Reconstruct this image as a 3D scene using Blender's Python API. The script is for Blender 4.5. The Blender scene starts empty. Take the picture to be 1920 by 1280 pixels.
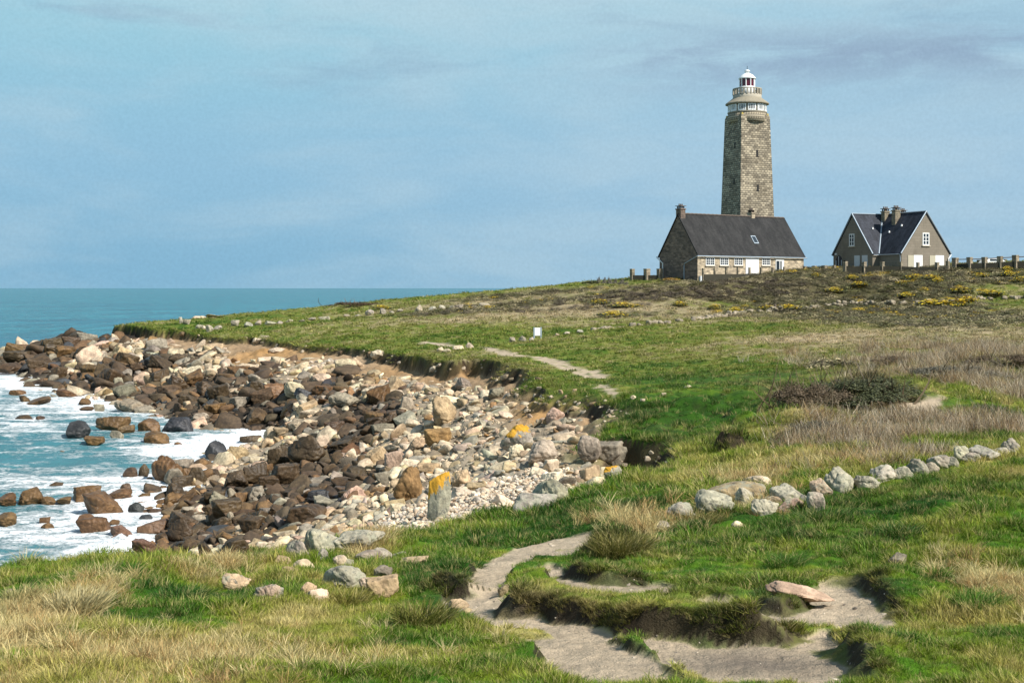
import bpy, bmesh, math, random
import numpy as np
from mathutils import Vector, Matrix

rng = np.random.default_rng(7)
random.seed(7)
C = bpy.context.scene.collection
SC = bpy.context.scene

# ------------------------------------------------------------------ camera, sky, sun, exposure
F, H, CU, CV = 2400.0, 9.0, 960.0, 540.0          # focal length in photo pixels, eye height above the sea, horizon point
cam_d = bpy.data.cameras.new('camera')
cam = bpy.data.objects.new('camera', cam_d); C.objects.link(cam)
cam.location = (0, 0, H); cam.rotation_euler = (math.radians(90), 0, 0)
cam_d.sensor_width = 36.0; cam_d.lens = 36.0 * F / 1920.0
cam_d.shift_y = -(640 - CV) / 1920.0
cam_d.clip_start = 0.1; cam_d.clip_end = 100000
SC.camera = cam

SUN_ELEV = math.radians(43)
sun_h = np.array([0.80, -0.60]); sun_h /= np.linalg.norm(sun_h)
sun_dir = Vector((sun_h[0]*math.cos(SUN_ELEV), sun_h[1]*math.cos(SUN_ELEV), math.sin(SUN_ELEV)))
sd = bpy.data.lights.new('sun', 'SUN'); sd.energy = 5.0; sd.angle = math.radians(1.2); sd.color = (1.0, 0.955, 0.88)
so = bpy.data.objects.new('sun', sd); C.objects.link(so); so.location = (20, -20, 60)
so.rotation_euler = sun_dir.to_track_quat('Z', 'Y').to_euler()

class NT:
    """small helper to write node trees"""
    def __init__(s, tree):
        s.t = tree; s.n = tree.nodes; s.l = tree.links
    def new(s, typ, **kw):
        n = s.n.new(typ)
        for k, v in kw.items(): setattr(n, k, v)
        return n
    def put(s, sock, v):
        if hasattr(v, 'is_output'): s.l.new(v, sock)
        elif v is not None: sock.default_value = v
    def math(s, op, a, b=None, c=None, clamp=False):
        n = s.new('ShaderNodeMath', operation=op, use_clamp=clamp)
        for i, v in enumerate((a, b, c)):
            if v is not None: s.put(n.inputs[i], v)
        return n.outputs[0]
    def vmath(s, op, a, b=None):
        n = s.new('ShaderNodeVectorMath', operation=op)
        s.put(n.inputs[0], a)
        if b is not None: s.put(n.inputs[1], b)
        return n.outputs[0]
    def mix(s, fac, a, b, typ='MIX'):
        n = s.new('ShaderNodeMix', data_type='RGBA', blend_type=typ)
        s.put(n.inputs[0], fac)
        for i, v in ((6, a), (7, b)):
            if isinstance(v, (tuple, list)) and len(v) == 3: v = tuple(v) + (1,)
            s.put(n.inputs[i], v)
        return n.outputs[2]
    def noise(s, vec, scale, detail=4, rough=0.55, out=0, dist=0.0):
        n = s.new('ShaderNodeTexNoise'); s.put(n.inputs['Vector'], vec)
        n.inputs['Scale'].default_value = scale; n.inputs['Detail'].default_value = detail
        n.inputs['Roughness'].default_value = rough; n.inputs['Distortion'].default_value = dist
        return n.outputs[out]
    def ramp(s, x, a, b, lo=0.0, hi=1.0):
        n = s.new('ShaderNodeMapRange', interpolation_type='SMOOTHSTEP'); s.put(n.inputs[0], x)
        n.inputs[1].default_value = a; n.inputs[2].default_value = b; n.inputs[3].default_value = lo; n.inputs[4].default_value = hi
        return n.outputs[0]
    def scale(s, vec, k):
        return s.vmath('MULTIPLY', vec, k)

w = bpy.data.worlds.new('World'); SC.world = w; w.use_nodes = True
T = NT(w.node_tree); T.n.clear()
out = T.new('ShaderNodeOutputWorld'); bg = T.new('ShaderNodeBackground'); T.l.new(bg.outputs[0], out.inputs[0])
sky = T.new('ShaderNodeTexSky', sky_type='NISHITA'); sky.sun_disc = False
sky.sun_elevation = SUN_ELEV; sky.sun_rotation = math.atan2(sun_h[0], sun_h[1])
sky.dust_density = 1.0; sky.ozone_density = 2.0
tc = T.new('ShaderNodeTexCoord'); dirv = tc.outputs['Generated']
sep = T.new('ShaderNodeSeparateXYZ'); T.l.new(dirv, sep.inputs[0])
el = sep.outputs[2]
lowc = T.mix(T.ramp(el, 0.0, 0.10), (0.190, 0.425, 0.625), (0.245, 0.490, 0.690))
lowc = T.mix(T.ramp(el, 0.08, 0.22), lowc, (0.275, 0.570, 0.720))
lowc = T.mix(T.ramp(sep.outputs[0], -0.30, 0.35, 0.0, 1.0), lowc, T.mix(0.55, lowc, (0.365, 0.555, 0.730)))
cv = T.scale(dirv, (2.2, 2.2, 9.0))
c1 = T.noise(cv, 2.2, 5, 0.55, dist=0.4)
lowc = T.mix(T.ramp(c1, 0.36, 0.70, 0.08, 0.50), lowc, (0.43, 0.615, 0.735))
c2 = T.noise(T.scale(dirv, (3.0, 3.0, 17.0)), 2.0, 5, 0.6, dist=0.3)
lowc = T.mix(T.math('MULTIPLY', T.ramp(c2, 0.50, 0.72, 0, 0.6), T.ramp(el, 0.12, 0.19)), lowc, (0.24, 0.40, 0.56))
band = T.math('EXPONENT', T.math('MULTIPLY', T.math('POWER', T.math('DIVIDE', T.math('SUBTRACT', el, .174), .022), 2.0), -1.0))
c3 = T.noise(T.scale(dirv, (4.0, 4.0, 16.0)), 2.6, 6, 0.6, dist=0.5)
lowc = T.mix(T.math('MULTIPLY', T.math('MULTIPLY', band, T.ramp(sep.outputs[0], .02, .16)), T.ramp(c3, .34, .60, 0, .85)), lowc, (0.255, 0.385, 0.545))
lowc = T.mix(T.math('MULTIPLY', T.ramp(el, .17, .225), T.ramp(c3, .3, .6, .15, .6)), lowc, (0.44, 0.64, 0.75))
grain = T.noise(dirv, 420.0, 1, 0.5)
lowc = T.mix(1.0, lowc, T.mix(grain, (0.93, 0.93, 0.93), (1.07, 1.07, 1.07)), 'MULTIPLY')
skyc = T.mix(1.0, sky.outputs[0], (0.9, 0.95, 1.0), 'MULTIPLY')
lowc10 = T.vmath('MULTIPLY', lowc, (9.9, 9.3, 9.0))
T.l.new(T.mix(T.ramp(el, 0.24, 0.8, 0.0, 0.75), lowc10, skyc), bg.inputs[0])
bg.inputs[1].default_value = 0.083

SC.view_settings.view_transform = 'Standard'; SC.view_settings.look = 'None'
SC.view_settings.exposure = 0.45; SC.view_settings.gamma = 1.0
SC.cycles.max_bounces = 6; SC.cycles.transparent_max_bounces = 6

# ------------------------------------------------------------------ small helpers
def smooth(a, b, x):
    t = np.clip((x - a) / (b - a), 0, 1); return t*t*(3 - 2*t)
_perm = rng.permutation(4096); _g = rng.uniform(0, 2*np.pi, 4096)
def gnoise(x, y, seed=0):
    xi = np.floor(x).astype(np.int64); yi = np.floor(y).astype(np.int64)
    fx, fy = x - xi, y - yi
    def g(ix, iy, dx, dy):
        h = _perm[(_perm[(ix + seed*131) & 4095] + iy) & 4095]; a = _g[h]
        return np.cos(a)*dx + np.sin(a)*dy
    u = fx*fx*fx*(fx*(fx*6-15)+10); v = fy*fy*fy*(fy*(fy*6-15)+10)
    a = g(xi, yi, fx, fy)*(1-u) + g(xi+1, yi, fx-1, fy)*u
    b = g(xi, yi+1, fx, fy-1)*(1-u) + g(xi+1, yi+1, fx-1, fy-1)*u
    return (a*(1-v) + b*v)*1.4
def fbm(x, y, wl, octv=4, seed=0, gain=0.5):
    r = 0; amp = 1.0; s = 1.0/wl; tot = 0
    for o in range(octv):
        r = r + amp*gnoise(x*s + 17.3*o, y*s - 9.1*o, seed+o); tot += amp; amp *= gain; s *= 2.03
    return r/tot
def P(u, v, Y):
    return np.array([(u-CU)/F*Y, Y, H - (v-CV)/F*Y])
def seg_dist(px, py, line):
    """distance to a polyline, signed side of the nearest segment, arc parameter 0..1"""
    best = np.full(px.shape, 1e9); side = np.zeros(px.shape); arc = np.zeros(px.shape)
    L = np.array(line, float); sl = np.hypot(*(L[1:]-L[:-1]).T); cum = np.r_[0, np.cumsum(sl)]
    for i in range(len(L)-1):
        a, b = L[i], L[i+1]; d = b - a; l2 = d@d + 1e-12
        t = np.clip(((px-a[0])*d[0] + (py-a[1])*d[1])/l2, 0, 1)
        dx, dy = px - a[0] - t*d[0], py - a[1] - t*d[1]
        q = np.hypot(dx, dy); m = q < best
        best = np.where(m, q, best); side = np.where(m, d[0]*dy - d[1]*dx, side); arc = np.where(m, (cum[i] + t*sl[i])/cum[-1], arc)
    return best, side, arc
def in_poly(px, py, poly):
    r = np.zeros(px.shape, bool); n = len(poly)
    for i in range(n):
        x0, y0 = poly[i]; x1, y1 = poly[(i+1) % n]
        if y0 == y1: continue
        c = ((y0 > py) != (y1 > py)) & (px < (x1-x0)*(py-y0)/(y1-y0) + x0)
        r ^= c
    return r
def signed(px, py, poly):
    d, _, _ = seg_dist(px, py, list(poly) + [poly[0]])
    return np.where(in_poly(px, py, poly), d, -d)

def mesh_np(name, V, Fq=None, Ft=None, smooth_shade=True):
    me = bpy.data.meshes.new(name)
    nv = len(V); q = 0 if Fq is None else len(Fq); t = 0 if Ft is None else len(Ft)
    me.vertices.add(nv); me.vertices.foreach_set('co', np.asarray(V, np.float32).ravel())
    loops = []
    if q: loops.append(np.asarray(Fq, np.int32).ravel())
    if t: loops.append(np.asarray(Ft, np.int32).ravel())
    lp = np.concatenate(loops); me.loops.add(len(lp)); me.loops.foreach_set('vertex_index', lp)
    st = np.concatenate([np.arange(q)*4, q*4 + np.arange(t)*3]).astype(np.int32)
    me.polygons.add(q+t); me.polygons.foreach_set('loop_start', st)
    me.update(calc_edges=True); me.validate()
    if smooth_shade: me.polygons.foreach_set('use_smooth', np.ones(len(me.polygons), bool))
    return me
def link(name, me, mat=None, parent=None):
    o = bpy.data.objects.new(name, me); C.objects.link(o)
    if mat is not None:
        for m in (mat if isinstance(mat, (list, tuple)) else [mat]): me.materials.append(m)
    if parent is not None: o.parent = parent
    return o
def tag(o, label=None, cat=None, group=None, kind=None):
    if label: o['label'] = label
    if cat: o['category'] = cat
    if group: o['group'] = group
    if kind: o['kind'] = kind
    return o
def empty(name, loc, rz=0.0):
    o = bpy.data.objects.new(name, None); C.objects.link(o); o.location = loc; o.rotation_euler = (0, 0, rz); return o

def base_mat(name):
    m = bpy.data.materials.new(name); m.use_nodes = True
    t = NT(m.node_tree); b = t.n['Principled BSDF']
    return m, t, b
def bump(t, b, h, strength=0.5, dist=0.02):
    n = t.new('ShaderNodeBump'); n.inputs['Strength'].default_value = strength; n.inputs['Distance'].default_value = dist
    t.put(n.inputs['Height'], h); t.l.new(n.outputs[0], b.inputs['Normal'])
def pos(t): return t.new('ShaderNodeNewGeometry').outputs['Position']
def obj_co(t): return t.new('ShaderNodeTexCoord').outputs['Object']
def simple(name, col, rough=0.7, var=0.15, scale=3.0, metal=0.0):
    m, t, b = base_mat(name)
    n = t.noise(obj_co(t), scale, 5)
    lo = tuple(c*(1-var) for c in col); hi = tuple(min(1, c*(1+var)) for c in col)
    t.put(b.inputs['Base Color'], t.mix(n, lo, hi)); b.inputs['Roughness'].default_value = rough; b.inputs['Metallic'].default_value = metal
    return m

# ------------------------------------------------------------------ the land: heights from surveyed points
def pts_uvz(L): return [(u, v, (H - z)*F/(v - CV)) for u, v, z in L]
BEACH = pts_uvz([(0,692,.2),(60,650,1.6),(0,668,.8),(120,640,2.2),(200,632,2.9),(300,640,3.0),(400,655,3.0),(500,655,3.3),(600,672,3.4),
 (700,685,3.5),(800,700,3.6),(900,715,3.8),(990,750,4.0),(1080,770,4.2),(1130,765,4.4),(150,690,1.0),(250,680,1.7),(350,690,1.9),(450,690,2.4),
 (550,710,2.6),(650,730,2.7),(760,750,2.9),(870,780,3.3),(980,800,3.7),(1060,810,3.9),(1120,830,4.1),(100,715,.3),(250,740,.5),(350,750,.9),
 (450,750,1.4),(550,770,1.6),(650,790,1.8),(750,800,2.3),(870,840,3.0),(980,860,3.6),(1060,870,3.9),(1140,870,4.3),(200,765,-.2),(300,790,-.1),
 (420,790,.4),(530,800,.7),(530,815,.1),(450,835,-.15),(620,830,1.3),(700,840,1.7),(560,850,.9),(640,880,1.3),(760,890,2.2),(860,900,3.0),
 (960,900,3.7),(1080,900,4.2),(1190,885,4.3),(390,860,.1),(450,890,.4),(560,910,1.0),(680,930,2.0),(780,940,3.2),(850,950,4.0),(930,945,4.2),
 (1030,935,4.4),(320,920,.1),(420,940,.6),(520,960,1.2),(620,970,2.0),(720,980,3.2),(800,985,4.0),(330,980,.2),(430,990,.8),(530,1000,1.6),
 (640,1000,2.7),(270,1030,.1),(370,1030,.9),(470,1025,1.8),(560,1020,2.8),(300,1060,.6),(100,1100,.3),(300,1150,1.5),(600,1060,3.4),(850,1000,4.4),
 (0,720,-.5),(0,800,-1),(150,850,-.8),(0,1000,-.8),(200,1000,-.4),(150,930,-.5),(300,880,-.4),(-300,700,-1.5),(-300,900,-1.5),(-300,1100,-1),
 (100,760,-.5),(-200,660,-.8),(1000,1080,4.8),(1300,860,4.6)])
BEACH += [(960,0,0)]*0
TURF = [(222,610,168),(330,604,178),(450,592,182),(620,574,182),(760,560,182),(900,549,180),(1000,540,178),(1100,530,176),(1180,524,172),
 (1240,524,166),(1310,529,163),(1400,516,167),(1506,506,172),(1600,503,168),(1700,503,164),(1800,500,162),(1919,497,160),(2250,490,158),(2600,488,150),
 (620,592,206),(222,645,195),(1000,546,202),(1300,524,200),(1700,502,197),(1919,497,200),(2500,497,200),(1300,560,260),(1919,520,260),(700,590,260),
 (1310,545,150),(1500,530,150),(1700,520,150),(1919,515,148),(1150,548,155),(1000,560,152),(850,575,150),(700,588,150),(550,602,150),(440,610,150),
 (330,614,155),(300,620,152),(400,630,138),(450,634,132),(513,637,125),(570,645,115),(633,649,107),(700,656,98),(792,667,85),(856,674,78),(890,670,79),
 (991,689,66),(1002,703,62),(1047,730,54),(1115,731,50),(1145,745,46),(1216,747,44),(600,620,128),(800,620,118),(1000,632,100),(960,655,84),
 (1100,690,66),(1000,600,125),(1200,590,128),(1200,620,100),(1200,660,76),(1300,690,62),(1300,640,85),(1400,600,112),(1400,570,140),(1600,570,138),
 (1900,560,135),(1600,600,108),(1900,600,100),(1900,650,66),(1600,650,68),(1450,660,68),(1450,720,50),(1175,763,43),(1122,800,38),(1160,816,36),
 (1257,816,36),(1300,780,41),(1350,830,32),(1260,852,31),(1420,770,40),(1600,740,42),(1740,750,38),(1900,740,40),(1600,800,32),(1900,790,32),
 (1500,830,28.5),(1420,870,26),(2300,650,66),(2300,800,32),(2300,1000,14.5),
 (1270,885,26.5),(1170,895,25.5),(1100,915,25),(1030,940,24),(960,957,23.5),(870,977,23),(800,996,21.5),(730,1003,20.5),(660,1012,19.5),(560,1027,18.5),
 (480,1040,17.5),(400,1052,17),(300,1050,16.5),(200,1050,16),(100,1058,15.5),(0,1070,15),(-300,1095,14),
 (1900,850,23),(1700,885,21.5),(1550,930,19.5),(1270,975,18),(1150,960,19.5),(1080,1015,17),(950,1060,14.7),(900,1130,12),(1000,1190,10),(1120,1280,7.7),
 (600,1100,13.5),(300,1130,12),(0,1130,12),(-400,1130,11.5),(0,1280,7.5),(500,1280,7.5),(600,1200,9.3),(300,1200,9.4),(1300,1100,12.5),(1500,1100,12.3),
 (1100,1100,12.3),(1500,1200,9.5),(1500,1280,7.6),(1919,1280,7.3),(1919,1100,11.5),(1919,1000,14.5),(1700,1000,15),(1400,1000,16.5),
 (-200,1500,5.0),(960,1500,5.0),(2100,1500,5.0),(960,2800,1.7),(-900,2700,1.7),(2900,2700,1.7)]
def survey(L):
    L = np.array([p for p in L if p[2] > 0], float)
    Y = L[:, 2]; return (L[:, 0]-CU)/F*Y, Y, H - (L[:, 1]-CV)/F*Y
class TPS:
    def __init__(s, x, y, z, lam):
        s.a = np.c_[x/y*2.2, np.log(y)]; n = len(x)
        K = s.k(s.a, s.a) + lam*np.eye(n); Pm = np.c_[np.ones(n), s.a]
        A = np.block([[K, Pm], [Pm.T, np.zeros((3, 3))]])
        s.w = np.linalg.solve(A, np.r_[z, 0, 0, 0]); s.lo, s.hi = z.min()-0.6, z.max()+0.6
    def k(s, p, q):
        r2 = ((p[:, None, :] - q[None])**2).sum(-1); return 0.5*r2*np.log(r2 + 1e-12)
    def __call__(s, x, y):
        sh = x.shape; p = np.c_[(x/y*2.2).ravel(), np.log(y).ravel()]; r = np.empty(len(p))
        for i in range(0, len(p), 40000):
            q = p[i:i+40000]; r[i:i+40000] = s.k(q, s.a) @ s.w[:-3] + s.w[-3] + q @ s.w[-2:]
        return np.clip(r, s.lo, s.hi).reshape(sh)
bx, by, bz = survey(BEACH)
for X, Yv, Z in ((-60,185,-1.5),(-20,225,-2.5),(-120,150,-3),(-90,90,-3),(-45,40,-2),(30,40,5),(45,60,5),(60,100,5),(80,170,6),(0,10,5),(10,5,6),(-12,16,1),(-3,14,4)):
    bx = np.r_[bx, X]; by = np.r_[by, Yv]; bz = np.r_[bz, Z]
f_beach = TPS(bx, by, bz, 2e-4)
f_turf = TPS(*survey(TURF), 2e-4)

EDGE = [(214,615,168),(240,621,163),(300,626,153),(327,622,152),(350,626,148),(387,634,139),(425,640,134),(457,640,131),(470,632,133),(497,638,126),(513,642,124),(567,650,114),
 (633,653,106),(700,660,98),(760,668,88),(792,674,84),(830,681,79),(856,684,77),(890,678,78),(940,684,72),(991,697,65),(1005,712,60),(1047,743,52.5),(1085,741,50),(1115,740,49),(1142,748,46),
 (1160,752,44.5),(1190,757,43),(1222,757,42.5),(1185,770,41),(1140,795,38.5),(1124,806,37.5),(1150,818,36),(1200,828,35),(1256,833,34.5),(1280,850,31),(1262,885,28),(1230,893,26.3),
 (1170,897,25.8),(1100,917,25.2),(1030,943,24.3),(960,959,23.8),(870,979,23.2),(800,998,21.9),(730,1004,20.9),(660,1013,20),(560,1028,19),(480,1041,18),
 (400,1053,17.4),(300,1051,17),(200,1051,16.5),(100,1059,16),(0,1071,15.4),(-300,1098,14.3)]
edge = [((u-CU)/F*Y, Y) for u, v, Y in EDGE]
turf_poly = edge + [(-14, 8), (-14, -5), (260, -5), (260, 290), (60, 290), (10, 245), (-25, 215), (-50, 190)]

# the grid: denser where things stand close
cols = np.unique(np.round(np.r_[np.linspace(-.80, -.44, 40), np.linspace(-.44, .44, 860), np.linspace(.44, .80, 40)], 6))
rows = np.r_[np.geomspace(1.2, 6.8, 30), np.geomspace(6.85, 70, 640), np.geomspace(70.2, 188, 360), np.geomspace(189, 290, 30)]
TT, YY = np.meshgrid(cols, rows); XX = TT*YY
NR, NC = XX.shape
HB, HU = f_beach(XX, YY), f_turf(XX, YY)
sd_turf = signed(XX, YY, turf_poly)
dist_cam = YY
jag = fbm(XX, YY, 2.2, 4, 3)*np.clip(0.10 + YY*0.008, 0.1, 0.75)
sE = sd_turf + jag
lump = smooth(-.25, .30, fbm(XX, YY, 5.5, 3, 6))
wid = .35 + 1.9*lump*smooth(27, 31, YY)*(1-.75*smooth(62, 75, YY))
TW = smooth(-wid, wid*0.15, sE)
cap = np.where(YY > 62, 1.15, .60) + .25*fbm(XX, YY, 4, 3, 8)
HB = HB + (np.clip(HB, HU - cap, HU - .05) - HB)*smooth(-4.5, -.5, sE)*(YY > 31)
for u, Y_, rx, h_ in ((1222, 33.6, .9, .55), (1185, 34.6, .7, .25)):
    HB = HB - h_*np.exp(-((XX-(u-CU)/F*Y_)/rx)**2 - ((YY-Y_)/1.6)**2)
ZZ = HB + (HU - HB)*TW
# hit table: running upper envelope of the profile in every column
def envelope(Z): return np.minimum.accumulate(CV + F*(H - Z)/YY, axis=0)
ENV = envelope(ZZ)
def hit(u, v):
    """first point of the ground met by the sight line through a photo pixel"""
    t = (u - CU)/F
    i = int(np.clip(np.searchsorted(cols, t), 1, NC-1)); i = i if abs(cols[i]-t) < abs(cols[i-1]-t) else i-1
    e = ENV[:, i]; j = int(np.searchsorted(-e, -v)); j = min(max(j, 0), NR-1)
    if j > 0 and e[j-1] > e[j]:
        k = (e[j-1]-v)/(e[j-1]-e[j]); Y = rows[j-1] + np.clip(k, 0, 1)*(rows[j]-rows[j-1])
    else: Y = rows[j]
    return np.array([t*Y, Y, height(t*Y, Y)])
def height(x, y):
    t = x/y; i = np.clip(np.searchsorted(cols, t)-1, 0, NC-2); j = np.clip(np.searchsorted(rows, y)-1, 0, NR-2)
    a = (t-cols[i])/(cols[i+1]-cols[i]); b = (y-rows[j])/(rows[j+1]-rows[j])
    return float((ZZ[j,i]*(1-a)+ZZ[j,i+1]*a)*(1-b) + (ZZ[j+1,i]*(1-a)+ZZ[j+1,i+1]*a)*b)
def ground_line(L): return [tuple(hit(u, v)[:2]) for u, v in L]

# mounds and hummocks that stand on the turf
for u, v, rx, ry, h in ((1165,1010,.5,.6,.08),(1620,762,2.3,2.2,.85),(1850,690,3.5,4,.5),(1500,800,1.3,1.3,.3),(130,1120,.7,.9,.16),(830,1085,.35,.4,.12),(1130,990,.4,.5,.12),
                        (300,1075,.8,.8,.12),(670,566,5.5,5,1.3),(1225,553,9,7,1.0),(1400,545,8,5,.6),(1600,535,8,5,.5),(1770,545,8,5,.5)):
    p = hit(u, v); ZZ += h*np.exp(-((XX-p[0])/rx)**2 - ((YY-p[1])/ry)**2)*TW
ENV = envelope(ZZ)

# eroded turf banks: lip line (left to right seen from the path), drop, how far the floor takes to rise again
BANKS = [([(918,1146),(935,1160),(985,1161),(1060,1169),(1120,1183),(1190,1197),(1280,1204),(1380,1213),(1470,1214),(1530,1201),(1545,1196)], .185, 1.2, .05),
 ([(1040,1078),(1090,1094),(1140,1100),(1180,1098),(1235,1101)], .08, .8, .25),
 ([(1372,1140),(1420,1152),(1470,1157),(1498,1150),(1528,1132)], .15, .7, .2),
 ([(1558,1106),(1590,1098),(1612,1098),(1640,1125),(1672,1168)], .13, .9, .25),
 ([(1535,1212),(1578,1245),(1625,1292)], .13, .7, .25),
 ([(792,1108),(838,1124),(880,1127)], .13, .8, .3),
 ([(1094,1036),(1140,1052),(1185,1050),(1230,1035)], .22, 1.2, .25),
 ([(1325,850),(1370,846),(1415,834)], .40, 1.6, .25)]
drop = np.zeros_like(XX); soil_m = np.zeros_like(XX)
for L, h, rec, tp in BANKS:
    W = [tuple(hit(u, v)[:2]) for u, v in L]; ys = [p[1] for p in W]
    s = slice(np.searchsorted(rows, min(ys)-1), np.searchsorted(rows, max(ys)+rec+1)); x, y = XX[s], YY[s]
    d, side, arc = seg_dist(x, y, W); d = np.where(side > 0, d, -d) + fbm(x, y, .45, 3, 5)*.15
    tap = smooth(0, tp, arc)*(1 - smooth(1-max(tp, .2), 1, arc))
    drop[s] = np.maximum(drop[s], h*(1 + .45*fbm(x, y, .5, 3, 4))*smooth(-.03, .15, d)*(1 - smooth(.15*rec, rec, d))*tap)
    soil_m[s] = np.maximum(soil_m[s], smooth(-.06, .0, d)*(1 - smooth(.10, .26, d))*smooth(.02, .3, tap))
ZZ += drop*TW
ENV = envelope(ZZ)
PATHS = [  # trodden sand, outline on the ground, softness in metres
 [(1105,1002),(1040,1012),(985,1025),(940,1043),(912,1062),(896,1078),(892,1100),(888,1128),(840,1118),(848,1132),(880,1146),(905,1166),(935,1180),(970,1180),(1010,1174),(1043,1182),(1045,1199),
  (985,1200),(1025,1245),(1065,1290),(1268,1290),(1230,1255),(1160,1212),(1130,1200),(1180,1202),(1120,1184),(1060,1168),(1000,1160),(960,1148),(935,1130),(928,1112),(945,1086),(965,1068),(990,1050),(1035,1032),(1110,1016)],
 [(1180,1190),(1250,1196),(1330,1206),(1420,1216),(1500,1200),(1545,1190),(1585,1220),(1640,1290),(1330,1290),(1290,1268),(1240,1232),(1190,1206)],
 [(1029,1063),(1060,1080),(1100,1092),(1168,1090),(1211,1100),(1254,1105),(1268,1112),(1200,1116),(1144,1114),(1086,1106),(1030,1092),(1012,1078)],
 [(1302,1130),(1331,1124),(1374,1127),(1422,1140),(1470,1152),(1505,1150),(1530,1140),(1520,1120),(1545,1108),(1532,1099),(1599,1084),(1625,1109),(1664,1147),(1671,1171),(1642,1191),(1585,1184),(1565,1172),
  (1520,1182),(1490,1172),(1440,1164),(1380,1150),(1320,1136)],
 [(1012,1036),(1060,1030),(1095,1024),(1098,1032),(1050,1046),(1015,1046)],
 [(778,645),(800,641),(822,643),(850,648),(846,652),(818,648),(790,649)],
 [(905,650),(930,654),(968,663),(990,668),(1020,669),(1050,676),(1080,688),(1112,696),(1142,706),(1130,709),(1098,700),(1066,690),(1040,680),(1000,674),(960,668),(930,664),(915,657)],
 [(1022,675),(1050,682),(1078,694),(1100,701),(1112,706),(1098,709),(1068,697),(1040,686),(1020,680)],
 [(1118,718),(1150,732),(1158,744),(1152,748),(1138,734),(1114,722)],
 [(1688,760),(1712,754),(1742,752),(1768,744),(1778,746),(1748,760),(1752,772),(1772,790),(1740,784),(1722,768),(1700,766)],
 [(490,628),(512,631),(508,634),(490,631)]]
path_m = np.zeros_like(XX)
for L in PATHS:
    W = np.array([hit(u, v)[:2] for u, v in L]); y0, y1 = W[:, 1].min()-3, W[:, 1].max()+3
    j0, j1 = np.searchsorted(rows, y0), np.searchsorted(rows, y1)
    s = slice(j0, j1); x, y = XX[s], YY[s]
    soft = np.clip(0.012*W[:, 1].mean()/2, .05, .5)
    d = signed(x, y, [tuple(p) for p in W]) + fbm(x, y, .5 + .01*W[:, 1].mean(), 4, 11)*soft*1.6 + .05
    path_m[s] = np.maximum(path_m[s], smooth(-soft*.6, soft*.6, d))
# small relief: turf hummocks, path ruts, broken rock bed
near = np.clip(14/YY, .25, 1)
hum = fbm(XX, YY, 1.3, 4, 21)*.10 + fbm(XX, YY, 5, 3, 22)*.18 + np.abs(fbm(XX, YY, .55, 3, 23))*.13*near
lz_ = np.exp(-((XX-(1270-CU)/F*39)/5.0)**2 - ((YY-39)/8.0)**2) + .6*np.exp(-((XX-(1750-CU)/F*40)/9.0)**2 - ((YY-40)/12.0)**2) + .30*np.exp(-((XX-5.5)/3.0)**2 - ((YY-16)/4.0)**2) + .3*np.exp(-((XX+5)/2.6)**2 - ((YY-14)/3.0)**2)
hum = hum + lz_*(np.abs(fbm(XX, YY, 2.6, 3, 24))*.75 + fbm(XX, YY, 1.1, 2, 25)*.22 - .12)
hum *= smooth(0, 1.5, sE)*.7 + .3
far_h = smooth(40, 110, YY)
ZZ += TW*(1-path_m)*hum*(1 + far_h*.8)
ZZ += TW*path_m*(fbm(XX, YY, .5, 4, 31)*.045 + fbm(XX, YY, .11, 3, 32)*.014*(YY < 25))
rock_h = np.abs(fbm(XX, YY, 2.2, 4, 41))*.7 + fbm(XX, YY, .7, 3, 42)*.15 - .25
ZZ += (1-TW)*rock_h*np.clip(YY/45, .25, 1)
ENV = envelope(ZZ)

# ------------------------------------------------------------------ what grows where (fixed to the ground, in metres)
def spots(L, X, Y):
    r = np.zeros_like(X)
    for u, v, ru, rv, a in L:
        p = hit(u, v); n = hit(u, min(v+rv, 1400)); f = hit(u, max(v-rv, 500))
        rx = ru/F*p[1]; ry = max(.5*abs(f[1]-n[1]), .25)
        r = r + a*np.exp(-((X-p[0])/rx)**2 - ((Y-p[1])/ry)**2)
    return r
DRY = [(950,562,260,12,.40),(1150,575,150,12,.35),(1150,600,200,8,.25),(1500,600,250,14,.25),(1350,660,150,10,.2),(1000,690,100,10,.15),(330,1225,300,40,.30),(150,1275,300,26,.34),(640,1225,120,24,.22),(60,1110,90,16,-.2),(520,1190,80,16,-.2),(760,1200,90,24,-.2),(300,1100,90,14,-.2),(820,1270,80,20,-.2),(130,1130,55,40,.55),(40,1185,70,35,.45),(560,1160,180,25,.15),(330,1085,60,14,-.1),
 (430,1120,120,22,-.45),(820,1060,110,30,-.40),(1060,950,200,25,-.35),(200,1165,120,18,-.35),(850,1240,150,30,-.15),
 (1880,1090,80,50,.45),(1850,1200,100,30,-.35),(1650,960,200,30,-.35),(1480,1060,160,25,-.1),(1250,1060,150,25,.05),(1720,1220,120,40,-.2),(1820,1150,60,20,.3),
 (1250,710,260,35,-.35),(1450,612,160,9,-.25),(1000,592,360,10,.50),(1050,575,200,6,.4),(850,635,300,12,-.15),(500,612,250,8,-.15),(1750,625,300,20,.42),(1850,595,250,16,.35),(1500,640,150,12,.35),
 (1400,590,150,6,.25),(1350,765,160,30,-.45),(1200,775,80,25,-.4),(1250,830,60,20,-.2),(1450,870,120,20,.3),(1650,860,250,25,.25),(1800,700,220,35,.30),(1560,790,120,20,.4),
 (1640,780,60,12,-.5),(1860,765,70,8,-.4),(1300,900,100,22,.12),(350,606,160,6,-.25),(1200,880,100,15,.15),(1500,520,500,12,.35)]
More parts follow.
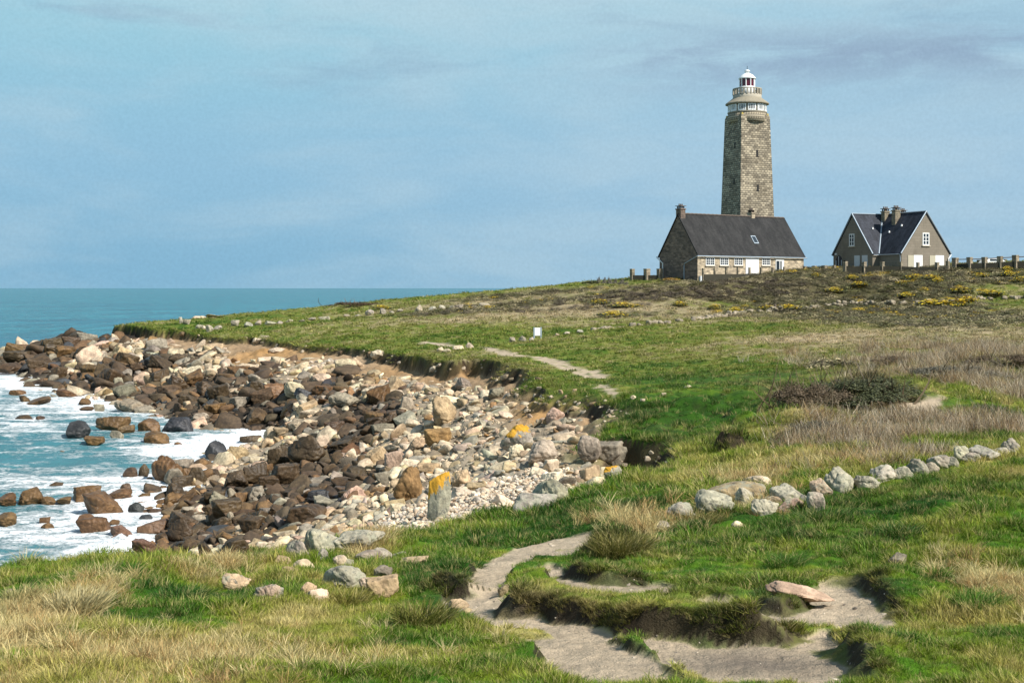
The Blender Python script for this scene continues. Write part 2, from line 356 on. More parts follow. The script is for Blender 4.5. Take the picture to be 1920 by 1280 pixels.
DARK = [(1430,514,170,10,.9),(1650,504,250,9,.9),(1850,502,160,9,.9),(1540,505,120,8,.8),(1820,690,160,14,.5),(1600,690,100,8,.4),(1900,720,80,16,.4),(1500,790,90,14,.5),(1780,810,120,10,.4),(1000,550,160,7,.5),(860,580,160,8,.35),(1180,590,120,8,.3),(1500,535,420,14,.75),(1230,551,110,8,.9),(1050,563,120,5,.55),(670,567,60,5,1.0),(1750,520,300,14,.6),(950,556,120,5,.3),(1620,730,110,25,.9),(1750,672,200,8,.3),(1470,730,60,25,.4),
 (1030,582,170,5,.45),(850,585,110,5,.4),(1680,605,90,4,.5),(1800,905,200,16,.35),(1560,1010,200,25,.15),(840,1085,45,15,.45),(1170,1010,70,22,.35),(1330,820,100,15,.35),(1250,800,60,10,.2),(250,1180,60,10,.3),
 (1350,1130,200,14,.3),(1000,1110,80,14,.5)]
# tidal staining on the beach: dark wet zone and golden weed zone
DARKROCK = [(100,660,150,22,1.2),(250,700,150,28,1.2),(420,720,120,28,1.1),(560,760,130,30,1.2),(680,770,90,28,1.2),(700,810,70,25,1.0),(450,760,160,25,.9),(300,740,160,20,.7),
 (560,870,110,35,1.1),(480,920,120,35,1.0),(620,930,90,35,1.0),(420,980,90,40,.8),(520,990,90,30,.7),(360,1010,70,35,.8),(720,880,50,30,.5)]
GOLD = [(120,715,160,22,.8),(230,740,120,20,.7),(260,800,160,22,.9),(350,890,60,25,.6),(150,940,240,50,.9),(200,990,200,40,.9),(300,1000,90,40,.7),(430,1000,80,30,.5),(400,770,140,15,.4),(760,905,60,30,.7),(640,960,60,20,.3)]
SOIL = [(240,632,70,5,.9),(490,662,70,9,.9),(570,668,60,8,.5),(730,700,60,12,.45),(1010,752,50,14,1.0),(1060,760,70,10,.9),(1130,768,40,12,.8),(880,705,90,10,.6),(460,690,60,10,.4),(330,632,60,5,.5)]
PEB = [(900,945,120,22,1.0),(980,915,110,22,.7),(770,985,70,15,.8),(600,690,80,12,.3)]
def col(a): return np.array(a, float)
PAL = np.array([(.026,.092,.005),(.075,.180,.008),(.205,.265,.020),(.42,.375,.10),(.60,.51,.24)])
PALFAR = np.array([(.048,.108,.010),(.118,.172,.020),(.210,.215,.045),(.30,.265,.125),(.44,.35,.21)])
def turf_fields(X, Y):
    n = fbm(X, Y, 7, 4, 51)*.45 + fbm(X, Y, 1.2, 3, 52)*.62 + fbm(X, Y, .32, 2, 54)*.30
    dry = .40 + spots(DRY, X, Y) + n
    dark = spots(DARK, X, Y); dark = np.clip(dark*(1 + fbm(X, Y, 3, 3, 53)*1.2) , 0, 1)
    return np.clip(dry, 0, 1), dark
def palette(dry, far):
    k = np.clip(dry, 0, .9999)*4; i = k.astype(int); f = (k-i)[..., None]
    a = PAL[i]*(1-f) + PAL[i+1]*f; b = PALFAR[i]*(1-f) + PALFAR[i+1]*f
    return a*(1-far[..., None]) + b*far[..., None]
def turf_colour(X, Y):
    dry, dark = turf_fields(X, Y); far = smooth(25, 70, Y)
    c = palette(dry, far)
    hb = fbm(X, Y, 5, 2, 57)[..., None]*.5+.5
    scrub = col((.125,.120,.040))*hb + col((.105,.078,.055))*(1-hb)
    d = dark[..., None]
    return c*(1-d) + scrub*d, dry, dark
def rock_fields(X, Y):
    dk = np.clip(spots(DARKROCK, X, Y)*.82 + fbm(X, Y, 4, 3, 61)*.45, 0, 1); go = np.clip(spots(GOLD, X, Y) + fbm(X, Y, 5, 3, 62)*.3, 0, 1)
    return dk, go, np.clip(spots(SOIL, X, Y)*(1 + fbm(X, Y, 3, 3, 63)), 0, 1), np.clip(spots(PEB, X, Y), 0, 1)
tcol, dryF, darkF = turf_colour(XX, YY)
dkF, goF, soF, peF = rock_fields(XX, YY)
bcol = np.broadcast_to(col((.30,.245,.175)), XX.shape+(3,)).copy()
def lay(c, m, k): return c*(1-m[..., None]) + col(k)*m[..., None]
strip = np.clip(1.3-(-sE)/np.clip((YY-30)*.10, 1.6, 9), 0, 1)*(YY > 34)
bcol = lay(bcol, strip*.8, (.30,.195,.105)); bcol = lay(bcol, soF, (.40,.225,.085)); bcol = lay(bcol, peF, (.55,.47,.36))
bcol = lay(bcol, goF*(1-dkF)*.8, (.135,.070,.026)); bcol = lay(bcol, smooth(.2, .8, dkF), (.030,.024,.018))
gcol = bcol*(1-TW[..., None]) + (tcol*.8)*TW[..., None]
bankm = np.clip(np.minimum(TW/.08, (1-TW)/.06), 0, 1)*smooth(-.1, .4, HU-HB)*np.where(YY > 30, smooth(.35, .9, np.hypot(np.gradient(ZZ, axis=0)/np.gradient(rows)[:, None], np.gradient(ZZ, axis=1)/(YY*np.gradient(cols)[None, :]))), 1)
bankm = np.maximum(bankm, soil_m*.95)
gcol = lay(gcol, bankm*(.75+.25*np.clip(fbm(XX, YY, 1.5, 3, 9)*3, -1, 1)), (.035,.024,.014))
sand = col((.44,.350,.245))*(1 + .22*fbm(XX, YY, .9, 5, 71)[..., None] + .15*fbm(XX, YY, .12, 3, 72)[..., None]) 
gry = np.clip(spots([(1420,1245,160,25,.9),(1200,1100,60,8,.4)], XX, YY), 0, 1)
sand = lay(sand, gry, (.15,.122,.095))
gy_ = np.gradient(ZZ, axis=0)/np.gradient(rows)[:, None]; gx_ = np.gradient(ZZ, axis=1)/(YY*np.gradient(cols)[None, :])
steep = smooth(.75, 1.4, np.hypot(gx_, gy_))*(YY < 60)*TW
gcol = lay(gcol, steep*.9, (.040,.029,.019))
pm = (path_m*(1-np.maximum(soil_m*.9, steep)))[..., None]
gcol = gcol*(1-pm) + sand*pm

m_ground, t, b = base_mat('ground_cover')
at = t.new('ShaderNodeAttribute', attribute_name='ground_colour'); g = pos(t)
n1, n2, n3 = t.noise(g, 1.7, 6, .65), t.noise(g, 14, 5, .7), t.noise(g, 60, 3, .6)
cc = t.mix(1.0, at.outputs['Color'], t.mix(n1, (.55,.55,.55), (1.45,1.45,1.45)), 'MULTIPLY')
cc = t.mix(1.0, cc, t.mix(n2, (.6,.6,.6), (1.4,1.4,1.4)), 'MULTIPLY')
t.put(b.inputs['Base Color'], cc); b.inputs['Roughness'].default_value = .92; b.inputs['Specular IOR Level'].default_value = .15
bump(t, b, t.math('ADD', t.math('MULTIPLY', n2, .7), t.math('MULTIPLY', n3, .3)), .8, .08)

V = np.stack([XX, YY, ZZ], -1).reshape(-1, 3)
idx = np.arange(NR*NC).reshape(NR, NC)
Q = np.stack([idx[:-1, :-1], idx[:-1, 1:], idx[1:, 1:], idx[1:, :-1]], -1).reshape(-1, 4)
def zone(name, faces, mat):
    used, inv = np.unique(faces, return_inverse=True)
    me = mesh_np(name, V[used], Fq=inv.reshape(-1, 4))
    a = me.color_attributes.new('ground_colour', 'FLOAT_COLOR', 'POINT')
    a.data.foreach_set('color', np.c_[gcol.reshape(-1, 3)[used], np.ones(len(used))].astype(np.float32).ravel())
    return tag(link(name, me, mat), kind='structure')
qc = Q[:, 0]; fp = path_m.reshape(-1)[qc] > .5; ft = (TW.reshape(-1)[qc] > .5) & ~fp
zone('turf', Q[ft], m_ground); zone('footpath', Q[fp], m_ground); zone('beach', Q[~fp & ~ft], m_ground)

# ------------------------------------------------------------------ the sea
sc_ = np.r_[np.linspace(-.85, .55, 620)]
sr_ = np.r_[np.geomspace(26, 230, 620), np.geomspace(236, 60000, 90)]
ST, SY = np.meshgrid(sc_, sr_); SX = ST*SY
fade = np.clip(1 - (SY-60)/160, 0, 1)
cr = 1 - np.abs(fbm(SX*.35, SY + .8*fbm(SX, SY, 6, 2, 84), 4.2, 3, 81))*2.2
sw = cr*.20 - .14 + fbm(SX, SY, 1.1, 4, 82)*.10
SZ = sw*fade + .0
FOAM = [(60,715,170,26,.55),(170,755,170,22,.45),(430,828,130,20,.55),(330,845,120,16,.4),(200,900,260,25,.35),(260,945,120,25,.5),(120,985,220,40,.4),(215,1032,60,26,.9),(60,1060,150,20,.3),(30,800,120,16,.25),(500,815,60,12,.5),
        (80,860,170,14,-.25),(60,890,100,10,-.15),(20,740,60,10,-.1)]
def spots_sea(L, X, Y):
    r = np.zeros_like(X)
    for u, v, ru, rv, a in L:
        y = H*F/(v-CV); yn = H*F/(v+rv-CV); yf = H*F/(v-rv-CV)
        r = r + a*np.exp(-((X-(u-CU)/F*y)/(ru/F*y))**2 - ((Y-y)/max((yf-yn)*.5, .5))**2)
    return r
depth = -f_beach(SX, np.clip(SY, 2, 280)); depth = np.where(SY > 200, 9, depth)
foam = np.clip(.26*smooth(.72, 1.0, cr)*fade + .18*np.exp(-np.clip(depth, 0, 9)/.55)+ spots_sea(FOAM, SX, SY) + .16*np.exp(-((SY-90)/70)**2) , 0, 1.2)
SZ = SZ + spots_sea([(215,1034,38,20,.35)], SX, SY)*(1+fbm(SX, SY, 1.0, 4, 85)*1.5)
sidx = np.arange(SX.size).reshape(SX.shape)
me = mesh_np('sea', np.stack([SX, SY, SZ], -1).reshape(-1, 3), Fq=np.stack([sidx[:-1,:-1], sidx[:-1,1:], sidx[1:,1:], sidx[1:,:-1]], -1).reshape(-1, 4))
fa = me.attributes.new('foam', 'FLOAT', 'POINT'); fa.data.foreach_set('value', foam.astype(np.float32).ravel())
da = me.attributes.new('shallow', 'FLOAT', 'POINT'); da.data.foreach_set('value', (np.exp(-np.clip(depth, 0, 20)/2.2)*fade**.5).astype(np.float32).ravel())
m_sea, t, b = base_mat('sea_water')
g = pos(t); fo = t.new('ShaderNodeAttribute', attribute_name='foam').outputs['Fac']; sh = t.new('ShaderNodeAttribute', attribute_name='shallow').outputs['Fac']
gx = t.scale(g, (.7, 1, 1))
f1 = t.noise(gx, .55, 8, .68, dist=1.2); f2 = t.noise(gx, 2.2, 6, .7, dist=.8)
ff = t.math('ADD', t.math('MULTIPLY', f1, .65), t.math('MULTIPLY', f2, .35))
f3 = t.noise(gx, 7.0, 5, .75, dist=.5); ff = t.math('ADD', t.math('MULTIPLY', ff, .72), t.math('MULTIPLY', f3, .28))
fm = t.ramp(t.math('ADD', ff, t.math('MULTIPLY', fo, .265)), .545, .71)
fm = t.math('MULTIPLY', fm, t.ramp(f3, .30, .52, .45, 1.0))
big = t.noise(t.scale(g, (.012, .02, 1)), 1.0, 5, .6)
fine = t.math('ADD', t.math('MULTIPLY', t.noise(t.scale(g, (.16, .035, 1)), 1.0, 6, .7), .5), t.math('MULTIPLY', t.noise(t.scale(g, (.55, .20, 1)), 1.0, 5, .7), .5))
wc = t.mix(t.ramp(big, .3, .7), (.004,.098,.140), (.012,.155,.190))
wc = t.mix(1.0, wc, t.mix(t.ramp(fine, .34, .66), (.32,.40,.44), (1.6,1.5,1.48)), 'MULTIPLY')
wc = t.mix(sh, wc, (.065,.185,.205))
whit = t.noise(t.scale(g, (.06, .10, 1)), 1.0, 4, .6)
wcap = t.math('MULTIPLY', t.ramp(whit, .735, .76), t.ramp(sh, .2, .0))
fmix = t.math('MAXIMUM', fm, wcap)
t.put(b.inputs['Base Color'], t.mix(fmix, wc, (.88,.90,.91)))
t.put(b.inputs['Roughness'], t.math('ADD', .22, t.math('MULTIPLY', fmix, .6))); b.inputs['IOR'].default_value = 1.33
b.inputs['Specular IOR Level'].default_value = .12
bn = t.math('ADD', t.math('MULTIPLY', t.noise(t.scale(g, (.6, 1.1, 1)), 1.0, 6, .65), 1.0), t.math('MULTIPLY', fm, .25))
bump(t, b, bn, .9, .35)
tag(link('sea', me, m_sea), kind='structure')

# ------------------------------------------------------------------ scattering of uncountable growth
def scatter(name, pts, rot, scl, colr, which, protos, mat, label, cat):
    me = bpy.data.meshes.new(name); me.vertices.add(len(pts)); me.vertices.foreach_set('co', np.asarray(pts, np.float32).ravel())
    def attr(n, typ, key, arr): a = me.attributes.new(n, typ, 'POINT'); a.data.foreach_set(key, np.asarray(arr).ravel())
    attr('rot', 'FLOAT_VECTOR', 'vector', rot.astype(np.float32)); attr('scl', 'FLOAT_VECTOR', 'vector', scl.astype(np.float32))
    attr('tint', 'FLOAT_COLOR', 'color', np.c_[colr, np.ones(len(pts))].astype(np.float32)); attr('which', 'INT', 'value', which.astype(np.int32))
    o = link(name, me, mat); tag(o, label, cat, kind='stuff')
    coll = bpy.data.collections.new(name + '_kinds')
    for i, pm_ in enumerate(protos):
        if not pm_.materials: pm_.materials.append(mat)
        po = bpy.data.objects.new('%s_kind_%02d' % (name, i), pm_); coll.objects.link(po)
    ng = bpy.data.node_groups.new(name + '_spread', 'GeometryNodeTree')
    ng.interface.new_socket('Geometry', in_out='INPUT', socket_type='NodeSocketGeometry'); ng.interface.new_socket('Geometry', in_out='OUTPUT', socket_type='NodeSocketGeometry')
    N = ng.nodes; Lk = ng.links
    gi, go = N.new('NodeGroupInput'), N.new('NodeGroupOutput')
    ci = N.new('GeometryNodeCollectionInfo'); ci.inputs['Collection'].default_value = coll; ci.inputs['Separate Children'].default_value = True; ci.inputs['Reset Children'].default_value = True
    ip = N.new('GeometryNodeInstanceOnPoints'); ip.inputs['Pick Instance'].default_value = True
    def named(n, typ): a = N.new('GeometryNodeInputNamedAttribute'); a.data_type = typ; a.inputs[0].default_value = n; return [s for s in a.outputs if s.enabled][0]
    e2r = N.new('FunctionNodeEulerToRotation'); Lk.new(named('rot', 'FLOAT_VECTOR'), e2r.inputs[0])
    Lk.new(gi.outputs[0], ip.inputs['Points']); Lk.new(ci.outputs[0], ip.inputs['Instance']); Lk.new(named('which', 'INT'), ip.inputs['Instance Index'])
    Lk.new(e2r.outputs[0], ip.inputs['Rotation']); Lk.new(named('scl', 'FLOAT_VECTOR'), ip.inputs['Scale']); Lk.new(ip.outputs[0], go.inputs[0])
    md = o.modifiers.new('spread', 'NODES'); md.node_group = ng
    return o

def tuft_mesh(name, n, r, lean, wid, hmin, hmax, seg=2, curl=.6):
    V_, Q_, T_, bv = [], [], [], []
    for k in range(n):
        a = random.uniform(0, 6.283); rr = r*math.sqrt(random.random()); bx_, by_ = rr*math.cos(a), rr*math.sin(a)
        h = random.uniform(hmin, hmax); az = a + random.gauss(0, .8); ln = random.uniform(.15, 1)*lean
        dx, dy = math.cos(az)*ln + .18*h, math.sin(az)*ln
        pa = random.uniform(0, 3.1416); wx, wy = math.cos(pa)*wid/2, math.sin(pa)*wid/2
        i0 = len(V_); 
        for s in range(seg):
            q = s/seg; x = bx_ + dx*q*(q*curl + 1-curl); y = by_ + dy*q*(q*curl+1-curl); z = h*(q - .18*q*q*ln); k_ = 1 - .45*q
            V_ += [(x-wx*k_, y-wy*k_, z-.03), (x+wx*k_, y+wy*k_, z-.03)]
            if s: Q_.append((i0+2*s-2, i0+2*s-1, i0+2*s+1, i0+2*s))
        V_.append((bx_+dx, by_+dy, h*(1-.22*ln))); e = len(V_)-1; T_.append((e-2, e-1, e)); bv += [random.random()]*(2*seg+1)
    me = mesh_np(name, np.array(V_), np.array(Q_) if Q_ else None, np.array(T_), False)
    a = me.attributes.new('blade', 'FLOAT', 'POINT'); a.data.foreach_set('value', np.array(bv, np.float32)); return me
m_grass, t, b = base_mat('grass_blades')
at = t.new('ShaderNodeAttribute', attribute_name='tint', attribute_type='INSTANCER'); bl = t.new('ShaderNodeAttribute', attribute_name='blade').outputs['Fac']
cg = t.mix(1.0, at.outputs['Color'], t.mix(bl, (.42,.44,.42), (1.50,1.45,1.40)), 'MULTIPLY')
cg = t.mix(t.ramp(bl, .86, .9, 0, .6), cg, (.42,.33,.15))
t.put(b.inputs['Base Color'], cg); b.inputs['Roughness'].default_value = .6; b.inputs['Specular IOR Level'].default_value = .25
tr = t.new('ShaderNodeBsdfTranslucent'); t.put(tr.inputs[0], cg); mx = t.new('ShaderNodeMixShader'); mx.inputs[0].default_value = .3
t.l.new(b.outputs[0], mx.inputs[1]); t.l.new(tr.outputs[0], mx.inputs[2]); t.l.new(mx.outputs[0], t.n['Material Output'].inputs[0])

cellA = np.abs(np.gradient(rows))[:, None]*(YY*np.gradient(cols)[None, :])
def choose(weight, n, ymin=6.3, ymax=1e9, power=2.35):
    wgt = cellA*np.clip(weight, 0, None)/YY**power; wgt = np.where((YY > ymin) & (YY < ymax) & (np.abs(TT) < .60), wgt, 0).ravel()
    cs = np.cumsum(wgt); k = np.searchsorted(cs, rng.random(n)*cs[-1]); j, i = np.unravel_index(np.clip(k, 0, NR*NC-1), XX.shape)
    jx = rng.random(n)-.5; jy = rng.random(n)-.5; i2 = np.clip(i+1, 0, NC-1); j2 = np.clip(j+1, 0, NR-1)
    x = XX[j, i] + jx*(XX[j, i2]-XX[j, i]); y = YY[j, i] + jy*(YY[j2, i]-YY[j, i])
    return j, i, np.stack([x, y, ZZ[j, i] - .01], -1)
bare = np.clip(1 - path_m*2.2, 0, 1)*(1 + 2.2*np.clip(soil_m, 0, 1)*(path_m < .3))
slope_ = np.hypot(np.gradient(ZZ, axis=0)/np.gradient(rows)[:, None], np.gradient(ZZ, axis=1)/(YY*np.gradient(cols)[None, :]))
fringe = 1 + 2.5*np.exp(-((sE-.1)/.45)**2)*(YY > 30)
grassW = fringe*smooth(.30, .55, TW)*np.where(YY > 30, 1-smooth(.75, 1.5, slope_), 1)*bare*(1-.7*np.clip(darkF, 0, 1)*smooth(60, 120, YY))
N = 64000
j, i, pts = choose(grassW, N, 6.3, 60)
d_, dk_ = dryF[j, i], darkF[j, i]
c_, _, _ = turf_colour(pts[:, 0], pts[:, 1])
c_ = c_*(1 + rng.normal(0, .24, N))[:, None]
st_ = rng.random(N) < .10 + .25*np.clip(d_-.3, 0, 1); c_[st_] = c_[st_]*.35 + col((.56,.46,.20))*.65
# near sand the turf is worn short, banks carry long hanging grass
worn = np.zeros_like(path_m); k_ = 6
for s in (3, 6, 10): 
    worn = np.maximum(worn, np.roll(path_m, s, 0)); worn = np.maximum(worn, np.roll(path_m, -s, 0)); worn = np.maximum(worn, np.roll(path_m, s, 1)); worn = np.maximum(worn, np.roll(path_m, -s, 1))
short = np.clip(worn[j, i] + np.clip(spots([(1300,1065,220,35,1),(1150,1120,160,18,.8),(760,1260,130,25,.5),(1650,1120,90,25,.5),(1650,1230,130,30,.4)], pts[:, 0], pts[:, 1]), 0, 1), 0, 1)
bank_ = np.maximum(soil_m, np.roll(soil_m, -4, 0))[j, i]
tus = np.clip(fbm(pts[:, 0], pts[:, 1], .9, 3, 91)*1.6 + .25, 0, 1)
hgt = (.040 + .085*tus + .030*np.clip(d_, 0, 1))*(1-.42*short)*(1+.15*bank_)*np.clip(pts[:, 1]/11, .9, 2.2)
c_ = c_*(1-bank_[:, None]) + (c_*.36 + col((.045,.033,.013)))*bank_[:, None]  # bank grass browned and darkened; the bank's deep shade is put into its colour
wdt = hgt*(1.05+.5*short)*rng.uniform(.8, 1.3, N)
tufts = [tuft_mesh('tuft', 26, .55, .75, .060, .45, 1.05) for _ in range(4)] + [tuft_mesh('tuft', 20, .45, 1.0, .05, .5, 1.1, 3, .9) for _ in range(3)]
rot = np.stack([rng.normal(0, .15, N), rng.normal(0, .15, N), rng.uniform(0, 6.28, N)], -1)
scatter('grass', pts, rot, np.stack([wdt, wdt, hgt], -1), c_, rng.integers(0, 7, N), tufts, m_grass, 'green and straw coloured grass covering the headland in front of the sea', 'grass')
N = 30000
j, i, pts = choose(grassW, N, 55, 200, 2.1)
c_, _, _ = turf_colour(pts[:, 0], pts[:, 1]); c_ = c_*(1 + rng.normal(0, .2, N))[:, None]
hgt = rng.uniform(.08, .20, N)*np.clip(pts[:, 1]/90, .7, 1.5); wdt = hgt*rng.uniform(1.8, 3.4, N)
ftufts = [tuft_mesh('tuft_low', 16, .6, .6, .16, .4, 1.0, 1) for _ in range(4)]
rot = np.stack([rng.normal(0, .15, N), rng.normal(0, .15, N), rng.uniform(0, 6.28, N)], -1)
scatter('meadow_grass', pts, rot, np.stack([wdt, wdt, hgt], -1), c_, rng.integers(0, 4, N), ftufts, m_grass, 'short distant grass over the field below the lighthouse', 'grass')

# tall dry clumps and dead bracken
def zone_w(L): return np.clip(spots(L, XX, YY), 0, 1.5)*smooth(.6, 1, TW)*np.clip(bare, 0, 1)
BRAMBLE = [(1735,765,70,22,-3),(1640,760,110,22,-2),(1530,800,60,14,1),(1600,812,100,12,.6),(1700,822,120,14,1.2),(1850,810,120,25,1.2),(1850,700,140,30,.9),(1780,665,200,12,.8),(1900,740,80,18,1),(1480,870,80,15,.35),(1560,850,80,15,.6),(1650,850,80,14,.7),(1880,660,90,10,.8)]
def twig_mesh(name, n, tall):
    V_, Q_, bv = [], [], []
    for k in range(n):
        a = random.uniform(0, 6.283); x, y, z = random.gauss(0, .38), random.gauss(0, .38), -.05
        dx, dy, dz = math.cos(a)*random.uniform(.1, .9), math.sin(a)*random.uniform(.1, .9), random.uniform(.4, 1.0)*tall
        wd = random.uniform(.008, .020); i0 = len(V_); v_ = random.random(); ns = 5; pa = random.uniform(0, 3.14)
        for s in range(ns+1):
            q = s/ns; ww = wd*(1-.7*q); px, py, pz = x + dx*q + .12*math.sin(3*q+a), y + dy*q, z + dz*(q*1.3 - .75*q*q*abs(dx))
            V_ += [(px - ww*math.cos(pa), py - ww*math.sin(pa), pz - ww*.5), (px + ww*math.cos(pa), py + ww*math.sin(pa), pz + ww*.5)]; bv += [v_, v_]
            if s: Q_.append((i0+2*s-2, i0+2*s-1, i0+2*s+1, i0+2*s))
    me = mesh_np(name, np.array(V_), np.array(Q_), None, False)
    a = me.attributes.new('blade', 'FLOAT', 'POINT'); a.data.foreach_set('value', np.array(bv, np.float32)); return me
N = 4300
j, i, pts = choose(zone_w(BRAMBLE)*smooth(-.10, .25, fbm(XX, YY, 3.0, 3, 95)), N, 15, 80, 2.2)
hgt = rng.uniform(.18, .42, N)*np.clip(pts[:, 1]/30, .8, 1.3); cb = np.array([(.50,.41,.28),(.56,.48,.38),(.40,.27,.14),(.17,.12,.075)])[rng.integers(0, 4, N)]*rng.uniform(.75, 1.2, N)[:, None]
rot = np.stack([rng.normal(0, .25, N), rng.normal(0, .25, N), rng.uniform(0, 6.28, N)], -1)
scatter('dry_brambles', pts, rot, np.stack([hgt*1.1, hgt*1.1, hgt], -1), cb, rng.integers(0, 4, N), [twig_mesh('twigs', 34, 1.0) for _ in range(4)], m_grass,
        'tangle of grey and tan dead bramble stems on the right slope', 'brambles')
STRAW = [(130,1135,45,40,1.2),(30,1190,50,35,1),(350,1072,40,12,.5),(430,1060,40,10,.4),(560,1005,40,12,.9),(640,985,25,8,.5),(700,1018,25,15,.6),(480,1035,40,10,.6),(1340,955,80,14,.25),(1190,980,50,14,.6),(1400,900,60,10,.5),(1550,870,80,14,.5),(300,1240,300,40,.2),(60,1130,20,12,.5),(1890,1110,60,40,.5)]
N = 2200
j, i, pts = choose(zone_w(STRAW), N, 6.5, 40, 2.2)
hgt = rng.uniform(.08, .20, N)*np.clip(pts[:, 1]/13, .8, 1.5); cb = np.array([(.62,.53,.27),(.52,.42,.19),(.44,.29,.12)])[rng.integers(0, 3, N)]*rng.uniform(.8, 1.15, N)[:, None]
rot = np.stack([rng.normal(0, .2, N), rng.normal(.1, .2, N), rng.uniform(0, 6.28, N)], -1)
scatter('straw_clumps', pts, rot, np.stack([hgt, hgt, hgt], -1), cb, rng.integers(0, 3, N), [tuft_mesh('straw', 44, .4, 1.1, .035, .5, 1.1, 4, .9) for _ in range(3)], m_grass,
        'pale straw tussocks drooping among the green foreground grass', 'dry grass')

m_tus, t, b = base_mat('tussock_blades')
bl = t.new('ShaderNodeAttribute', attribute_name='blade').outputs['Fac']; oc = t.new('ShaderNodeObjectInfo').outputs['Color']
cg = t.mix(1.0, oc, t.mix(bl, (.55,.55,.55), (1.4,1.38,1.35)), 'MULTIPLY'); cg = t.mix(t.ramp(bl, .75, .8, 0, .6), cg, (.45,.36,.16))
t.put(b.inputs['Base Color'], cg); b.inputs['Roughness'].default_value = .6; b.inputs['Specular IOR Level'].default_value = .25
tr = t.new('ShaderNodeBsdfTranslucent'); t.put(tr.inputs[0], cg); mx = t.new('ShaderNodeMixShader'); mx.inputs[0].default_value = .3
t.l.new(b.outputs[0], mx.inputs[1]); t.l.new(tr.outputs[0], mx.inputs[2]); t.l.new(mx.outputs[0], t.n['Material Output'].inputs[0])
for u, v, wpx, hpx, n, c3, lab in ((128,1165,120,90,520,(.52,.45,.24),'big drooping pale straw tussock at the left of the foreground grass'),(30,1135,80,60,260,(.40,.38,.16),'straw and green tussock at the left edge of the picture'),(40,1215,110,60,380,(.50,.40,.20),'flattened dead straw tussock at the lower left edge'),
  (790,1180,130,70,420,(.15,.16,.03),'rusty green tussock left of the sandy path at the bottom'),(650,1140,90,50,300,(.28,.25,.06),'ochre tussock in front of the large grey foreground boulder'),(330,1135,120,50,420,(.035,.11,.010),'dark green tussock in the middle of the left foreground'),
  (1165,1046,130,62,620,(.16,.15,.035),'large rounded brown green tussock beside the upper footpath'),(835,1118,100,52,360,(.10,.13,.02),'shaggy green tussock hanging over the footpath bend'),(1320,985,90,40,260,(.17,.15,.04),'brown tussock below the left end of the tumbled stones'),
  (1560,985,120,50,380,(.055,.12,.015),'dark green tussock under the dome shaped boulder'),(1700,1010,110,44,300,(.05,.12,.014),'deep green tussock on the right grass slope'),(1850,1150,120,60,380,(.09,.20,.02),'bright green tussock near the right edge'),(1880,1100,110,46,320,(.50,.44,.20),'pale straw tussock at the right edge above the green one'),(1480,1062,90,36,260,(.07,.17,.015),'fresh green tussock above the pink granite slab')):
    p = hit(u, v); k = p[1]/F; h_ = hpx*k; r_ = wpx*k/2/h_
    h_ *= .72; r_ /= .72; me = tuft_mesh('grass_tussock', int(n*1.7), r_*.80, r_*.55 + .25, .045, .35, 1.0, 4, .9); o = link('grass_tussock', me, m_tus); o.location = (p[0], p[1] + wpx*k*.35, p[2] - .01); o.scale = (h_, h_, h_); o.color = c3 + (1,)
    tag(o, lab, 'tussock')

def leaf_clump(name, n, size, up=.6, flat=1.0):
    V_, Q_, bv = [], [], []
    for k in range(n):
        d = np.array([random.gauss(0, 1), random.gauss(0, 1), abs(random.gauss(0, 1))*flat]); d /= np.linalg.norm(d); c = d*random.uniform(.45, 1.0)*random.uniform(.8, 1.12)
        nrm = d*.7 + np.array([random.gauss(0, .5), random.gauss(0, .5), up]); nrm /= np.linalg.norm(nrm)
        a = np.cross(nrm, [random.gauss(0, 1), random.gauss(0, 1), random.gauss(0, 1)]); a /= np.linalg.norm(a)+1e-9; bb = np.cross(nrm, a)
        s = size*random.uniform(.6, 1.4); i0 = len(V_); V_ += [c - a*s, c - bb*s*.45, c + a*s, c + bb*s*.45]; Q_.append((i0, i0+1, i0+2, i0+3)); bv += [random.random()]*4
    me = mesh_np(name, np.array(V_), np.array(Q_), None, False)
    a = me.attributes.new('blade', 'FLOAT', 'POINT'); a.data.foreach_set('value', np.array(bv, np.float32)); return me
m_leaf, t, b = base_mat('scrub_leaves')
at = t.new('ShaderNodeAttribute', attribute_name='tint', attribute_type='INSTANCER'); bl = t.new('ShaderNodeAttribute', attribute_name='blade').outputs['Fac']
t.put(b.inputs['Base Color'], t.mix(1.0, at.outputs['Color'], t.mix(bl, (.5,.5,.5), (1.5,1.5,1.5)), 'MULTIPLY')); b.inputs['Roughness'].default_value = .75
N = 8000
scrubW = smooth(.2, .75, darkF)*smooth(.6, 1, TW)*1.0
j, i, pts = choose(scrubW, N, 55, 200, 1.9)
hb = fbm(pts[:, 0], pts[:, 1], 6, 3, 57)*.5+.5 + rng.normal(0, .2, N)
heath = spots([(1230,551,130,9,1.4),(670,567,70,6,1.5),(1030,582,170,5,.7),(1400,530,80,8,.6)], pts[:, 0], pts[:, 1]); hb = np.clip(hb - heath, 0, 1)[:, None]
cb = (col((.105,.108,.027))*hb + col((.090,.068,.044))*(1-hb))*rng.uniform(.65, 1.5, N)[:, None]
yel_ = (rng.random(N) < .05*smooth(.2, .6, hb[:, 0])) & (pts[:, 1] > 110); cb[yel_] = col((.55,.37,.02)); tan_ = rng.random(N) < .16; cb[tan_] = col((.36,.30,.16))*rng.uniform(.7, 1.2, tan_.sum())[:, None]
hgt = rng.uniform(.14, .40, N)*np.clip(pts[:, 1]/60, .55, 1); wdt = hgt*rng.uniform(1.5, 2.8, N)
rot = np.stack([rng.normal(0, .1, N), rng.normal(0, .1, N), rng.uniform(0, 6.28, N)], -1)
